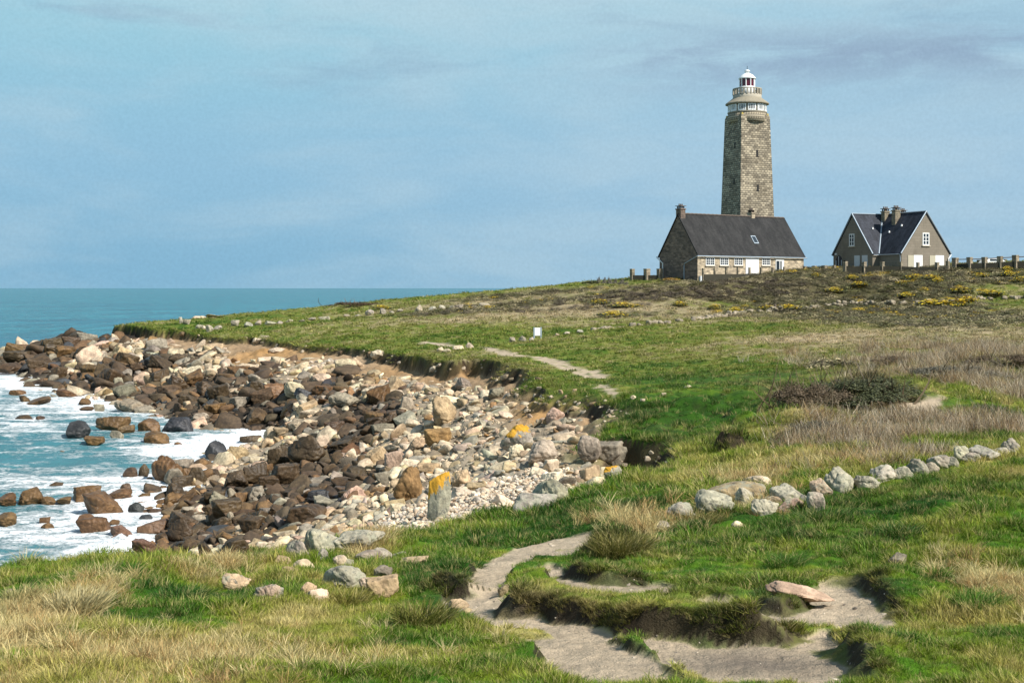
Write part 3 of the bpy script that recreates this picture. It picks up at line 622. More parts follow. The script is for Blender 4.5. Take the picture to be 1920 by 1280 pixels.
scatter('heath_scrub', pts, rot, np.stack([wdt, wdt, hgt], -1), cb, rng.integers(0, 4, N), [leaf_clump('heath', 150, .115) for _ in range(4)], m_leaf, 'dark heather and low scrub on the rise below the buildings', 'scrub')
# ------------------------------------------------------------------ mesh builder for built things
class MB:
    """collects faces and links them as one mesh; frame = (origin, heading) of the local axes"""
    def __init__(s): s.v = []; s.f = []
    def add(s, vs, fs):
        o = len(s.v); s.v += [tuple(map(float, p)) for p in vs]; s.f += [tuple(o+i for i in f) for f in fs]; return s
    def box(s, x0, x1, y0, y1, z0, z1, tx=0.0):
        """axis box; tx shrinks the top"""
        vs = [(x0,y0,z0),(x1,y0,z0),(x1,y1,z0),(x0,y1,z0),(x0+tx,y0+tx,z1),(x1-tx,y0+tx,z1),(x1-tx,y1-tx,z1),(x0+tx,y1-tx,z1)]
        return s.add(vs, [(0,3,2,1),(4,5,6,7),(0,1,5,4),(1,2,6,5),(2,3,7,6),(3,0,4,7)])
    def lathe(s, prof, n=24, c=(0,0), caps=True, ph=0.0):
        o = []
        for r, z in prof: o += [(c[0]+r*math.cos(2*math.pi*k/n+ph), c[1]+r*math.sin(2*math.pi*k/n+ph), z) for k in range(n)]
        fs = []
        for i in range(len(prof)-1):
            for k in range(n): fs.append((i*n+k, i*n+(k+1)%n, (i+1)*n+(k+1)%n, (i+1)*n+k))
        if caps: fs.append(tuple(reversed(range(n)))); fs.append(tuple((len(prof)-1)*n+k for k in range(n)))
        return s.add(o, fs)
    def tube(s, pts, r, n=8):
        pts = [Vector(p) for p in pts]; o = []; fs = []
        for i, p in enumerate(pts):
            d = (pts[min(i+1, len(pts)-1)] - pts[max(i-1, 0)]).normalized(); a = d.orthogonal().normalized(); b_ = d.cross(a)
            o += [tuple(p + (a*math.cos(2*math.pi*k/n) + b_*math.sin(2*math.pi*k/n))*r) for k in range(n)]
        for i in range(len(pts)-1):
            for k in range(n): fs.append((i*n+k, i*n+(k+1)%n, (i+1)*n+(k+1)%n, (i+1)*n+k))
        fs += [tuple(reversed(range(n))), tuple((len(pts)-1)*n+k for k in range(n))]
        return s.add(o, fs)
    def slab(s, quad, th):
        """a plate of thickness th below a planar quad"""
        q = [Vector(p) for p in quad]; n = (q[1]-q[0]).cross(q[3]-q[0]).normalized()
        if n.z < 0: n = -n
        lo = [tuple(p - n*th) for p in q]; return s.add([tuple(p) for p in q]+lo, [(0,1,2,3),(7,6,5,4),(0,4,5,1),(1,5,6,2),(2,6,7,3),(3,7,4,0)])
    def build(s, name, mat, parent=None, smooth_=False, bevel=0.0):
        me = bpy.data.meshes.new(name); me.from_pydata(s.v, [], s.f); bm = bmesh.new(); bm.from_mesh(me)
        bmesh.ops.recalc_face_normals(bm, faces=bm.faces)
        if bevel: bmesh.ops.bevel(bm, geom=bm.edges[:], offset=bevel, segments=1, affect='EDGES')
        uv = bm.loops.layers.uv.new('metres')
        for f in bm.faces:
            n = f.normal; tx = Vector((-n.y, n.x, 0)); tx = tx.normalized() if tx.length > 1e-3 else Vector((1, 0, 0)); ty = n.cross(tx)
            for l in f.loops: l[uv].uv = (l.vert.co.dot(tx), l.vert.co.dot(ty))
            f.smooth = smooth_
        bm.to_mesh(me); bm.free()
        return link(name, me, mat, parent)

def uvn(t): return t.new('ShaderNodeTexCoord').outputs['UV']
def masonry(name, cols_, mortar, bw, bh, stain=(.05,.045,.04), stain_amt=.45, rough=.9, msize=.012, warp=1.0, cell=.42):
    m, t, b = base_mat(name); uv = uvn(t)
    br = t.new('ShaderNodeTexBrick', offset=.5); t.put(br.inputs['Vector'], t.vmath('ADD', uv, t.scale(t.noise(uv, 1.1, 3, out=1), (.16*warp, .06*warp, 0))))
    br.inputs['Color1'].default_value = tuple(cols_[0])+(1,); br.inputs['Color2'].default_value = tuple(cols_[1])+(1,); br.inputs['Mortar'].default_value = tuple(mortar)+(1,)
    br.inputs['Scale'].default_value = 1; br.inputs['Brick Width'].default_value = bw; br.inputs['Row Height'].default_value = bh
    br.inputs['Mortar Size'].default_value = msize; br.inputs['Bias'].default_value = -.1
    vo = t.new('ShaderNodeTexVoronoi', feature='F1'); t.put(vo.inputs['Vector'], t.scale(uv, (1/bw, 1/bh, 1))); vo.inputs['Scale'].default_value = 1.0
    c = t.mix(cell, br.outputs[0], t.mix(1.0, br.outputs[0], t.mix(t.math('FRACT', t.math('MULTIPLY', vo.outputs['Color'], 7.0)), (.35,.35,.35), (1.9,1.85,1.7)), 'MULTIPLY'))
    c = t.mix(t.ramp(t.noise(uv, .35, 5, .6), .46, .66, 0, stain_amt), c, stain)
    c = t.mix(1.0, c, t.mix(t.noise(uv, 3.5, 5, .7), (.6,.6,.6), (1.4,1.4,1.4)), 'MULTIPLY')
    t.put(b.inputs['Base Color'], c); b.inputs['Roughness'].default_value = rough
    bump(t, b, t.math('ADD', t.math('MULTIPLY', br.outputs['Fac'], -.6), t.noise(uv, 9, 4)), .5, .04); return m
M_tower = masonry('granite_courses', [(.41,.35,.255),(.13,.108,.078)], (.05,.043,.033), .52, .30, (.12,.095,.06), .35, msize=.03, warp=.15, cell=.3)
M_rubble = masonry('rubble_stone', [(.46,.38,.27),(.24,.195,.14)], (.30,.26,.20), .48, .24, (.16,.13,.09), .3)
M_rubble_dark = masonry('shaded_rubble', [(.215,.155,.120),(.105,.078,.062)], (.14,.105,.085), .48, .24, (.06,.05,.045), .5)  # darker copy of the rubble; the gable's shade is put into its colour
M_block, t, b = base_mat('grey_block'); uv = uvn(t); br = t.new('ShaderNodeTexBrick', offset=.5); t.put(br.inputs['Vector'], uv); br.inputs['Scale'].default_value = 1
br.inputs['Color1'].default_value = (.225,.192,.148,1); br.inputs['Color2'].default_value = (.200,.170,.130,1); br.inputs['Mortar'].default_value = (.15,.128,.098,1); br.inputs['Brick Width'].default_value = .7; br.inputs['Row Height'].default_value = .34; br.inputs['Mortar Size'].default_value = .012
c = t.mix(t.ramp(t.noise(t.scale(uv, (1, .3, 1)), .9, 5, .6), .45, .7, 0, .5), br.outputs[0], (.13,.112,.082)); t.put(b.inputs['Base Color'], c); b.inputs['Roughness'].default_value = .95
def slate(name, c0, c1):
    m, t, b = base_mat(name); uv = uvn(t); br = t.new('ShaderNodeTexBrick', offset=.5); t.put(br.inputs['Vector'], uv)
    br.inputs['Color1'].default_value = c0+(1,); br.inputs['Color2'].default_value = c1+(1,); br.inputs['Mortar'].default_value = (.012,.012,.014,1); br.inputs['Scale'].default_value = 1
    br.inputs['Brick Width'].default_value = .25; br.inputs['Row Height'].default_value = .18; br.inputs['Mortar Size'].default_value = .006
    c = t.mix(1.0, br.outputs[0], t.mix(t.ramp(t.noise(t.scale(uv, (1, .35, 1)), 1.1, 7, .7), .3, .7), (.55,.55,.56), (1.75,1.65,1.6)), 'MULTIPLY')
    c = t.mix(t.ramp(t.noise(uv, 2.6, 5, .7), .70, .76, 0, .6), c, (.16,.10,.05))
    t.put(b.inputs['Base Color'], c); b.inputs['Roughness'].default_value = .7; b.inputs['Specular IOR Level'].default_value = .25; bump(t, b, br.outputs['Fac'], .3, -.02); return m
M_slate = slate('dark_slate', (.021,.0215,.0215), (.014,.0145,.0145)); M_slate_blue = slate('blue_slate', (.030,.036,.048), (.020,.024,.034))
M_white = simple('white_paint', (.80,.80,.78), .5, .05, 2); M_cream = simple('cream_panel', (.42,.38,.28), .7, .1)
M_pale = simple('pale_shutter', (.55,.57,.58), .6, .05); M_zinc = simple('zinc', (.34,.40,.45), .45, .1, 2, .3)
M_dark = simple('dark_opening', (.012,.011,.010), .8, .1); M_leadroof = simple('tower_skirt', (.27,.235,.17), .8, .25, 1.2)
M_concrete = simple('weathered_concrete', (.36,.32,.25), .9, .25, 1.6); M_granite = simple('granite_dressing', (.44,.39,.30), .85, .2, 2)
M_pillar = masonry('pillar_stone', [(.29,.24,.17),(.19,.155,.11)], (.14,.12,.09), .4, .25, (.08,.08,.05), .5)
M_wall = simple('mossy_wall', (.036,.033,.021), .95, .5, 2.5)
M_pot = simple('chimney_pot', (.13,.10,.08), .9, .2)
m_, t_, b_ = base_mat('window_glass'); b_.inputs['Base Color'].default_value = (.03,.04,.05,1); b_.inputs['Roughness'].default_value = .08; M_glass = m_
m_, t_, b_ = base_mat('red_lantern_glass'); b_.inputs['Base Color'].default_value = (.085,.008,.020,1); b_.inputs['Roughness'].default_value = .25; M_red = m_
m_, t_, b_ = base_mat('lichen_stone')
g_ = obj_co(t_); t_.put(b_.inputs['Base Color'], t_.mix(t_.ramp(t_.noise(g_, 1.4, 5, .6), .42, .6), (.34,.29,.19), (.40,.29,.04))); b_.inputs['Roughness'].default_value = .9; M_lichen = m_

def casement(name, parent, x0, x1, z0, z1, y, ncol, nrow, fr=.07, frame_mat=None, sill=True):
    """a window in a wall whose outside is at local y, facing -y"""
    fm = MB(); d0, d1 = y-.06, y+.05
    fm.box(x0, x0+fr, d0, d1, z0, z1).box(x1-fr, x1, d0, d1, z0, z1).box(x0+fr, x1-fr, d0, d1, z1-fr, z1).box(x0+fr, x1-fr, d0, d1, z0, z0+fr)
    iw, ih = x1-x0-2*fr, z1-z0-2*fr
    for k in range(1, ncol):
        x = x0+fr+iw*k/ncol; bw_ = fr*(.9 if k*2 == ncol else .5); fm.box(x-bw_/2, x+bw_/2, d0+.012, d1-.01, z0+fr, z1-fr)
    for k in range(1, nrow): z = z0+fr+ih*k/nrow; fm.box(x0+fr, x1-fr, d0+.018, d1-.014, z-fr*.25, z+fr*.25)
    o = fm.build(name, frame_mat or M_white, parent)
    MB().box(x0+fr*.5, x1-fr*.5, y-.02, y+.045, z0+fr*.5, z1-fr*.5).build('pane', M_glass, o)
    if sill: MB().box(x0-.12, x1+.12, y-.16, y-.002, z0-.13, z0-.004).build('sill', M_granite, o)
    return o

# ------------------------------------------------------------------ lighthouse
TY = 182.0; TC = P(1401, 540, TY); th = math.radians(20.4); pxm = TY/F
tower = tag(empty('lighthouse', (TC[0], TC[1], 0), th), 'tall tapering square granite lighthouse with white domed lantern and red glazing', 'lighthouse')
def tz(v): return H + (CV - v)*pxm
def tw(px): return px*pxm/(1.184*math.cos(th)+.816*math.sin(th))/2                # half side from the seen width
z0_, z1_, hs0, hs1 = 8.0, tz(222), tw(112), tw(84.5)
sh_ = MB(); zc = tz(217)
sh_.add([(-hs0,-hs0,z0_),(hs0,-hs0,z0_),(hs0,hs0,z0_),(-hs0,hs0,z0_),(-hs1,-hs1,z1_),(hs1,-hs1,z1_),(hs1,hs1,z1_),(-hs1,hs1,z1_),(-hs1*.93,-hs1*.93,zc),(hs1*.93,-hs1*.93,zc),(hs1*.93,hs1*.93,zc),(-hs1*.93,hs1*.93,zc)],
        [(0,1,5,4),(1,2,6,5),(2,3,7,6),(3,0,4,7),(4,5,9,8),(5,6,10,9),(6,7,11,10),(7,4,8,11),(8,9,10,11),(3,2,1,0)])
sh_.build('shaft', M_tower, tower)
def hs(z): return hs0 + (hs1-hs0)*(z-z0_)/(z1_-z0_)
for v in (290, 354, 260):                                              # slits on the lit face (-y) and on the shaded face (-x)
    z = tz(v); h_ = hs(z); fx = .06*h_ if v != 260 else .05*h_
    if v != 260: MB().box(fx-.17, fx+.17, -h_-.02, -h_+.10, z-.42, z+.42).box(fx-.24, fx+.24, -h_-.05, -h_+.06, z-.56, z-.425).build('window_slit', M_dark, tower)
for v in (275, 342):
    z = tz(v); h_ = hs(z); MB().box(-h_-.02, -h_+.10, -.30*h_-.17, -.30*h_+.17, z-.42, z+.42).build('window_slit', M_dark, tower)
R_ = lambda px: px*pxm/2
MB().lathe([(R_(72),tz(231.5)),(R_(71.5),tz(213.4))], 48).build('drum', M_tower, tower, True)
for sx, sy in ((-1,-1),(1,-1),(-1,1),(1,1)):                            # corner blocks, lichen on top
    a_, b2 = hs1*.80, hs1*.985
    MB().box(*sorted((sx*a_, sx*b2)), *sorted((sy*a_, sy*b2)), tz(224), tz(215.5), .10).build('corner_block', M_lichen, tower)
MB().lathe([(R_(70.5),tz(213.3)),(R_(73.5),tz(213)),(R_(73.5),tz(211.6)),(R_(71),tz(211.4))], 48).build('ledge', M_concrete, tower)
MB().lathe([(R_(68),tz(211.4)),(R_(68),tz(196))], 48).build('watch_room', M_concrete, tower, True)
rw = R_(70.5)
for k in range(12):                                                     # ring of white framed windows
    a = 2*math.pi*k/12 - th - math.pi/2 + .07; wm = MB(); n_ = 4; half = .135*math.pi*.84/1.0*.62
    za, zb = tz(211.2), tz(198.6)
    def rb(a0, a1, zz0, zz1, r0, r1):
        vs = [(r*math.cos(q), r*math.sin(q), z) for z in (zz0, zz1) for r, q in ((r0,a0),(r1,a0),(r1,a1),(r0,a1))]
        return vs, [(0,3,2,1),(4,5,6,7),(0,1,5,4),(1,2,6,5),(2,3,7,6),(3,0,4,7)]
    H_ = .178
    for q in range(n_+1):
        c_a = a - H_ + 2*H_*q/n_; d_a = .028 if q in (0, n_) else .014; wm.add(*rb(c_a-d_a, c_a+d_a, za, zb, rw-.12, rw+.06))
    wm.add(*rb(a-H_, a+H_, za-.003, za+.20, rw-.10, rw+.05)); wm.add(*rb(a-H_, a+H_, zb-.10, zb+.003, rw-.10, rw+.05))
    wo = wm.build('window', M_white, tower); pm2 = MB()
    for q in range(4): pm2.add(*rb(a-H_+2*H_*q/4+.004, a-H_+2*H_*(q+1)/4-.004, za+.1, zb-.05, rw-.115, rw-.04))
    pm2.build('pane', M_glass, wo)
MB().lathe([(R_(74),tz(198.2)),(R_(81),tz(197)),(R_(81),tz(195.2)),(R_(54),tz(185)),(R_(50),tz(184.6))], 32).build('skirt_roof', M_leadroof, tower)
par = MB().lathe([(R_(53),tz(185.2)),(R_(53),tz(178.6)),(R_(48),tz(178.5)),(R_(48),tz(185.1))], 48, caps=False).build('gallery_parapet', M_concrete, tower, True)
MB().lathe([(R_(47.5),tz(185)),(R_(47.5),tz(182)),(.3,tz(181.8))], 48).build('gallery_floor', M_concrete, tower)
for k in range(24):
    a = 2*math.pi*k/24; c_, s_ = math.cos(a), math.sin(a); r = R_(51); d = .095
    MB().add([(r*c_-dx*s_*d*1.0+dy*c_*d*1.4, r*s_+dx*c_*d+dy*s_*d*1.4, z) for z in (tz(178.7), tz(168.6)) for dx, dy in ((-1,-1),(1,-1),(1,1),(-1,1))],
             [(0,3,2,1),(4,5,6,7),(0,1,5,4),(1,2,6,5),(2,3,7,6),(3,0,4,7)]).build('baluster', M_concrete, tower)
MB().lathe([(R_(48),tz(168.7)),(R_(54),tz(168.6)),(R_(54),tz(167.0)),(R_(48),tz(166.9))], 48, caps=False).add([], []).build('gallery_rail', M_concrete, tower)
MB().lathe([(R_(30),tz(182)),(R_(30),tz(163.6)),(R_(28.5),tz(163.2))], 40).build('lantern_base', M_white, tower, True)
lan = MB().lathe([(R_(27.5),tz(163.3)),(R_(27.5),tz(148.6))], 10, ph=.25).build('lantern', M_red, tower)
for k in range(10):
    a = 2*math.pi*k/10 + .25; r = R_(28); MB().tube([(r*math.cos(a), r*math.sin(a), tz(163.3)), (r*math.cos(a), r*math.sin(a), tz(148.6))], .075, 6).build('mullion', M_white, lan)
MB().lathe([(R_(31),tz(148.8)),(R_(32.5),tz(148.4)),(R_(32),tz(147.2)),(R_(28),tz(145)),(R_(22),tz(141.6)),(R_(14),tz(139)),(R_(8.5),tz(138))], 40).build('dome', M_white, tower, True)
MB().lathe([(R_(8.5),tz(138.1)),(R_(8),tz(134.5)),(R_(10.5),tz(134.2)),(R_(9.5),tz(132.8)),(R_(4),tz(131.2)),(.05,tz(130.9))], 24).build('vent_cap', M_white, tower, True)
MB().tube([(0,0,tz(131.2)),(0,0,tz(124))], .035, 6).build('aerial', M_dark, tower)

# ------------------------------------------------------------------ keeper's house in front of the tower
HY = 163.0; hP = P(1308, 540, HY); ha = math.radians(34); ce, se = math.cos(ha), math.sin(ha)
house = tag(empty('stone_house', (hP[0], hP[1], 0), ha), 'long stone keeper house with steep dark slate roof in front of the lighthouse', 'house')
def lx(u): k = (u-CU)/F; return (hP[1]*k - hP[0])/(ce - se*k)             # place along the front for a photo column
def lz(u, v): Y = hP[1] + se*lx(u); return H + (CV-v)/F*Y
HL, HW, ZE, ZR, ZB = lx(1507), 7.4, lz(1308, 475.5), H + 138*166.3/F, 8.4
g2 = HW/2
MB().add([(0,0,ZB),(HL,0,ZB),(HL,0,ZE),(0,0,ZE)], [(0,1,2,3)]).add([(0,HW,ZB),(HL,HW,ZB),(HL,HW,ZE),(0,HW,ZE)], [(1,0,3,2)]).build('wall', M_rubble, house)
for x in (0, HL):
    x2 = x + (.25 if x == 0 else -.25); gm = MB(); pr = [(0,ZB),(HW,ZB),(HW,ZE),(g2,ZR-.12),(0,ZE)]
    gm.add([(x,y,z) for y, z in pr] + [(x2, min(max(y,.02),HW-.02), z-.02) for y, z in pr], [(0,4,3,2,1),(5,6,7,8,9)] + [(k,(k+1)%5,5+(k+1)%5,5+k) for k in range(5)])
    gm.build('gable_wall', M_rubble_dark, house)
ov = .22; sl = (ZR-ZE)/g2; rf = MB()
rf.slab([(-.12,-ov,ZE-ov*sl+.12),(HL+.15,-ov,ZE-ov*sl+.12),(HL+.15,g2,ZR+.12),(-.12,g2,ZR+.12)], .14)
rf.slab([(-.12,HW+ov,ZE-ov*sl+.12),(HL+.15,HW+ov,ZE-ov*sl+.12),(HL+.15,g2,ZR+.12),(-.12,g2,ZR+.12)], .14)
roof = rf.build('roof', M_slate, house)
MB().tube([(-.12+k*.36, g2, ZR+.13+.025*(k % 2)) for k in range(int(HL/.36)+2)], .09, 6).build('ridge_tiles', M_pot, roof)
zg = ZE-ov*sl+.0
MB().tube([(-.3,-ov-.06,zg),(HL+.3,-ov-.06,zg)], .075, 8).tube([(-.3,HW+ov+.06,zg),(HL+.2,HW+ov+.06,zg)], .075, 8).build('gutter', M_zinc, house)
MB().tube([(-.28,-ov-.06,zg),(-.16,.5,zg-.25),(-.12,2.4,zg-.95),(-.10,2.45,zg-1.2),(-.10,2.45,ZB+.9),(-.35,2.5,ZB+.75)], .06, 8).build('downpipe', M_zinc, house)
MB().tube([(-.28,HW+ov+.06,zg),(-.22,HW-.55,zg-.6),(-.10,HW-.75,zg-.8),(-.10,HW-.75,ZB+.8)], .075, 8).build('downpipe', M_white, house)
def chimney(parent, x, y, z0, z1, sx, sy, mat, pots=4):
    c = MB().box(x-sx/2, x+sx/2, y-sy/2, y+sy/2, z0, z1-.35).box(x-sx/2-.08, x+sx/2+.08, y-sy/2-.08, y+sy/2+.08, z1-.345, z1-.20).build('chimney', mat, parent)
    pm_ = MB()
    for k in range(pots):
        xx = x - sx/2 + sx*(k+.5)/pots
        for yy in (y-sy*.32, y+sy*.32): pm_.box(xx-.06, xx+.06, yy-.06, yy+.06, z1-.198, z1+.10)
        pm_.lathe([(.09, z1+.172), (.075, z1+.42)], 10, (xx, y))
    pm_.box(x-sx/2-.09, x+sx/2+.09, y-sy/2-.09, y+sy/2+.09, z1+.102, z1+.17); pm_.build('chimney_cap', M_pot, c); return c
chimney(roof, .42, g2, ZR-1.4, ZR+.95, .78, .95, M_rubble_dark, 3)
chimney(roof, lx(1434)+1.4, g2+.25, ZR-1.2, ZR+.85, .62, .85, M_rubble, 3)
# openings of the front: windows, wide white door, glazed door
MB().box(lx(1322), lx(1340)+6.2, -.05, -.003, lz(1330,482.5)+.0, lz(1330,482.5)+.26).build('lintel', M_granite, house)
for ua, ub, v0, v1 in ((1323,1339.6,482.6,497.5),(1349.6,1365.6,482.8,497.5),(1376.6,1392.4,483,497.5),(1428.6,1443.8,483.5,497.6)):
    casement('window', house, lx(ua), lx(ub), lz(ua, v1), lz(ua, v0), 0.0, 4, 3, .085)
x0, x1 = lx(1399), lx(1421); zt = lz(1405, 483.4); gd = MB().box(x0, x1, -.05, .04, ZB, zt).box(x0-.12, x0-.004, -.075, .05, ZB, zt+.02).box(x1+.004, x1+.12, -.075, .05, ZB, zt+.02)
gdo = gd.build('garage_door', M_white, house); MB().box(x0-.3, x1+.3, -.06, -.003, zt+.025, zt+.26).build('lintel', M_granite, house)
MB().box(x0+.16, x0+.22, -.10, -.052, ZB+1.5, ZB+1.62).build('handle', M_dark, gdo)
x0, x1 = lx(1454), lx(1469.5); zt = lz(1460, 486); dr = MB(); dr.box(x0, x0+.10, -.06, .05, ZB, zt).box(x1-.10, x1, -.06, .05, ZB, zt).box(x0+.1, x1-.1, -.06, .05, zt-.22, zt).box((x0+x1)/2-.06, (x0+x1)/2+.06, -.055, .045, ZB, zt-.22).box(x1-.42, x1-.1, -.05, .04, ZB, zt-.22)
dro = dr.build('glazed_door', M_white, house); MB().box(x0+.05, x1-.05, -.02, .03, ZB, zt-.1).build('pane', M_glass, dro); MB().box(x0-.2, x1+.2, -.06, -.003, zt+.005, zt+.24).build('lintel', M_granite, house)
xs = lx(1424.5); ys = g2*.38; zs = ZE+ys*sl+.125; sk = MB()
sk.slab([(xs,ys-.45,zs-.45*sl+.09),(xs+.85,ys-.45,zs-.45*sl+.09),(xs+.85,ys+.3,zs+.3*sl+.09),(xs,ys+.3,zs+.3*sl+.09)], .10); sko = sk.build('skylight', M_zinc, roof)
MB().slab([(xs+.1,ys-.37,zs-.37*sl+.10),(xs+.75,ys-.37,zs-.37*sl+.10),(xs+.75,ys+.22,zs+.22*sl+.10),(xs+.1,ys+.22,zs+.22*sl+.10)], .03).build('pane', M_glass, sko)
MB().box(-.02+.22, .72, -.32, -.004, ZB+1.0, ZB+2.15, .02).build('meter_box', M_pale, house)

# ------------------------------------------------------------------ the grey L-shaped house
h2a = math.radians(24.3); c2, s2 = math.cos(h2a), math.sin(h2a); J = P(1655, 404, 172.0); W2 = 7.95; W2h = W2/2
house2 = tag(empty('gabled_house', (J[0], J[1], 0), h2a), 'grey block house with two gables and blue slate roof right of the lighthouse', 'house')
ZR2 = J[2]; ZE2 = H + 66*166/F; ZB2 = 10.6; LA, LB = 5.05, 8.2; sl2 = (ZR2-ZE2)/W2h
# local axes: wing A runs along -x (gable faces left), wing B runs along -y (gable faces right and lit)
wb = MB()
def prism(mb, ax, l0, l1, w, zb, ze, zr):
    def q(a, s, z): return (a, s, z) if ax == 'x' else (s, a, z)
    vs = [q(a, s, z) for a in (l0, l1) for s, z in ((-w,zb),(w,zb),(w,ze),(0,zr),(-w,ze))]
    mb.add(vs, [(0,1,2,3,4),(9,8,7,6,5),(0,5,6,1),(1,6,7,2),(4,3,8,9),(0,4,9,5),(2,7,8,3)])
prism(wb, 'x', -LA, W2h-.01, W2h, ZB2, ZE2, ZR2-.15); prism(wb, 'y', -LB, W2h-.012, W2h-.011, ZB2, ZE2, ZR2-.16)
wb.build('wall', M_block, house2)
rb2 = MB(); o_ = .18
for ax, l in (('x', LA), ('y', LB)):
    def q(a, s, z): return (a, s, z) if ax == 'x' else (s, a, z)
    for sg in (-1, 1):
        k = .0 if ax == 'x' else .003
        rb2.slab([q(-l-.1, sg*(W2h+o_), ZE2-o_*sl2+.1+k), q(W2h, sg*(W2h+o_), ZE2-o_*sl2+.1+k), q(W2h, 0, ZR2+.1+k), q(-l-.1, 0, ZR2+.1+k)], .16)
roof2 = rb2.build('roof', M_slate_blue, house2)
vg = MB()
for ax, l in (('x', LA), ('y', LB)):
    def q(a, s, z): return (a, s, z) if ax == 'x' else (s, a, z)
    for sg in (-1, 1): vg.tube([q(-l-.12, sg*(W2h+o_), ZE2-o_*sl2+.1), q(-l-.12, 0, ZR2+.13)], .085, 6)
    vg.tube([q(-l-.12, 0, ZR2+.14), q(0, 0, ZR2+.14)], .08, 6)
vg.tube([(-W2h-o_, -W2h-o_, ZE2-o_*sl2+.13), (0, 0, ZR2+.12)], .09, 6); vg.build('zinc_edging', M_zinc, roof2)
zg2 = ZE2-o_*sl2-.02
MB().tube([(-W2h-o_-.05,-W2h-o_-.05,zg2),(-LA,-W2h-o_-.05,zg2)], .06, 6).tube([(-W2h-o_-.05,-W2h-o_-.05,zg2),(-W2h-o_-.05,-LB,zg2)], .06, 6).build('gutter', M_zinc, house2)
MB().tube([(-W2h-o_-.05,-LB+.05,zg2),(-W2h-.08,-LB+.12,zg2-.4),(-W2h-.08,-LB+.12,ZB2)], .06, 6).build('downpipe', M_zinc, house2)
MB().tube([(W2h+o_+.05,-LB-.05,zg2),(W2h-.3,-LB-.12,zg2-.5),(W2h-.3,-LB-.12,ZB2)], .07, 6).build('downpipe', M_white, house2)
for x, y, sx in ((-.34,-.94,.85),(-.76,-3.5,.85),(3.1,-.34,.8)): 
    zz = ZR2 - 2.6; chimney(roof2, x, y, zz, ZR2+(.70 if x < 0 else .60), sx, .72, M_pillar, 3)
for x, y in ((-LA+2.0, -1.6), (-2.0, -3.6), (-1.4, -LB+2.9)):
    d_ = abs(y) if x <= -LA+2.1 and y > -2 else abs(x); z = ZR2 - d_*sl2 + .16; MB().box(x-.1, x+.1, y-.1, y+.1, z-.05, z+.2, .03).build('roof_vent', M_white, roof2)
# gable facing right (local -y side of wing B)
casement('window', house2, -.55, .55, H+(CV-460)*164.5/F, H+(CV-436.5)*164.5/F, -LB, 2, 3, .13)
for a, shx in ((-1.0, -1), (2.55, -1)):
    d = MB().box(a-.55-1.35+.9, a+.42, -LB-.07, -LB-.004, ZB2, H+(CV-478.5)*164.5/F).build('shutter_door', M_white, house2)
    MB().box(a-1.95, a-1.02, -LB-.06, -LB-.004, ZB2, H+(CV-478.8)*164.5/F).build('side_panel', M_cream, house2)
# gable facing left (local -x side of wing A), built in a turned frame
turn = empty('turned_gable', (0, 0, 0)); turn.parent = house2
def left_box(y0, y1, z0, z1, d, mat, name, parent=None): return MB().box(-LA-d, -LA-.004, y0, y1, z0, z1).build(name, mat, parent or house2)
bpy.data.objects.remove(turn)
za_, zb_ = H+(CV-461)*169/F, H+(CV-438)*169/F
fr2 = MB(); ya, yb = -.42, .62
for y0, y1, z0, z1 in ((ya,ya+.12,za_,zb_),(yb-.12,yb,za_,zb_),(ya+.12,yb-.12,zb_-.12,zb_),(ya+.12,yb-.12,za_,za_+.12),((ya+yb)/2-.06,(ya+yb)/2+.06,za_+.12,zb_-.12)): fr2.box(-LA-.08, -LA-.004, y0, y1, z0, z1)
for k in (1, 2): z = za_ + (zb_-za_)*k/3; fr2.box(-LA-.07, -LA-.006, ya+.12, yb-.12, z-.03, z+.03)
wo = fr2.build('window', M_white, house2); left_box(ya+.05, yb-.05, za_+.05, zb_-.05, .03, M_glass, 'pane', wo); left_box(ya-.15, yb+.15, za_-.14, za_-.005, .14, M_granite, 'sill', wo)
zt2 = H+(CV-479)*169/F
left_box(-1.5, -.42, ZB2, zt2, .07, M_pale, 'shutter_door'); left_box(-3.05, -1.95, ZB2, zt2, .07, M_pale, 'shutter_door')
arch = MB(); ac, ar = 2.75, .62; zsp = H+(CV-488)*169/F; n_ = 12
prof = [(ac-ar, ZB2), (ac+ar, ZB2)] + [(ac+ar*math.cos(math.pi*k/n_), zsp+ar*1.15*math.sin(math.pi*k/n_)) for k in range(n_+1)]
vs = [(-LA-d, y, z) for d in (.004, .07) for y, z in prof]; m2 = len(prof); arch.add(vs, [tuple(range(m2)), tuple(reversed(range(m2, 2*m2)))] + [(k, (k+1)%m2, m2+(k+1)%m2, m2+k) for k in range(m2)])
ad = arch.build('arched_door', M_glass, house2); MB().box(-LA-.10, -LA-.072, ac-.05, ac+.05, ZB2, zsp+.6).box(-LA-.10, -LA-.072, ac-ar, ac-ar+.1, ZB2, zsp+.1).box(-LA-.10, -LA-.072, ac+ar-.1, ac+ar, ZB2, zsp+.1).build('door_frame', M_pale, ad)
left_box(1.45, 1.8, ZB2+.5, ZB2+2.1, .04, M_dark, 'side_window'); left_box(3.2, 3.42, zt2+.15, zt2+.4, .2, M_white, 'wall_lamp')

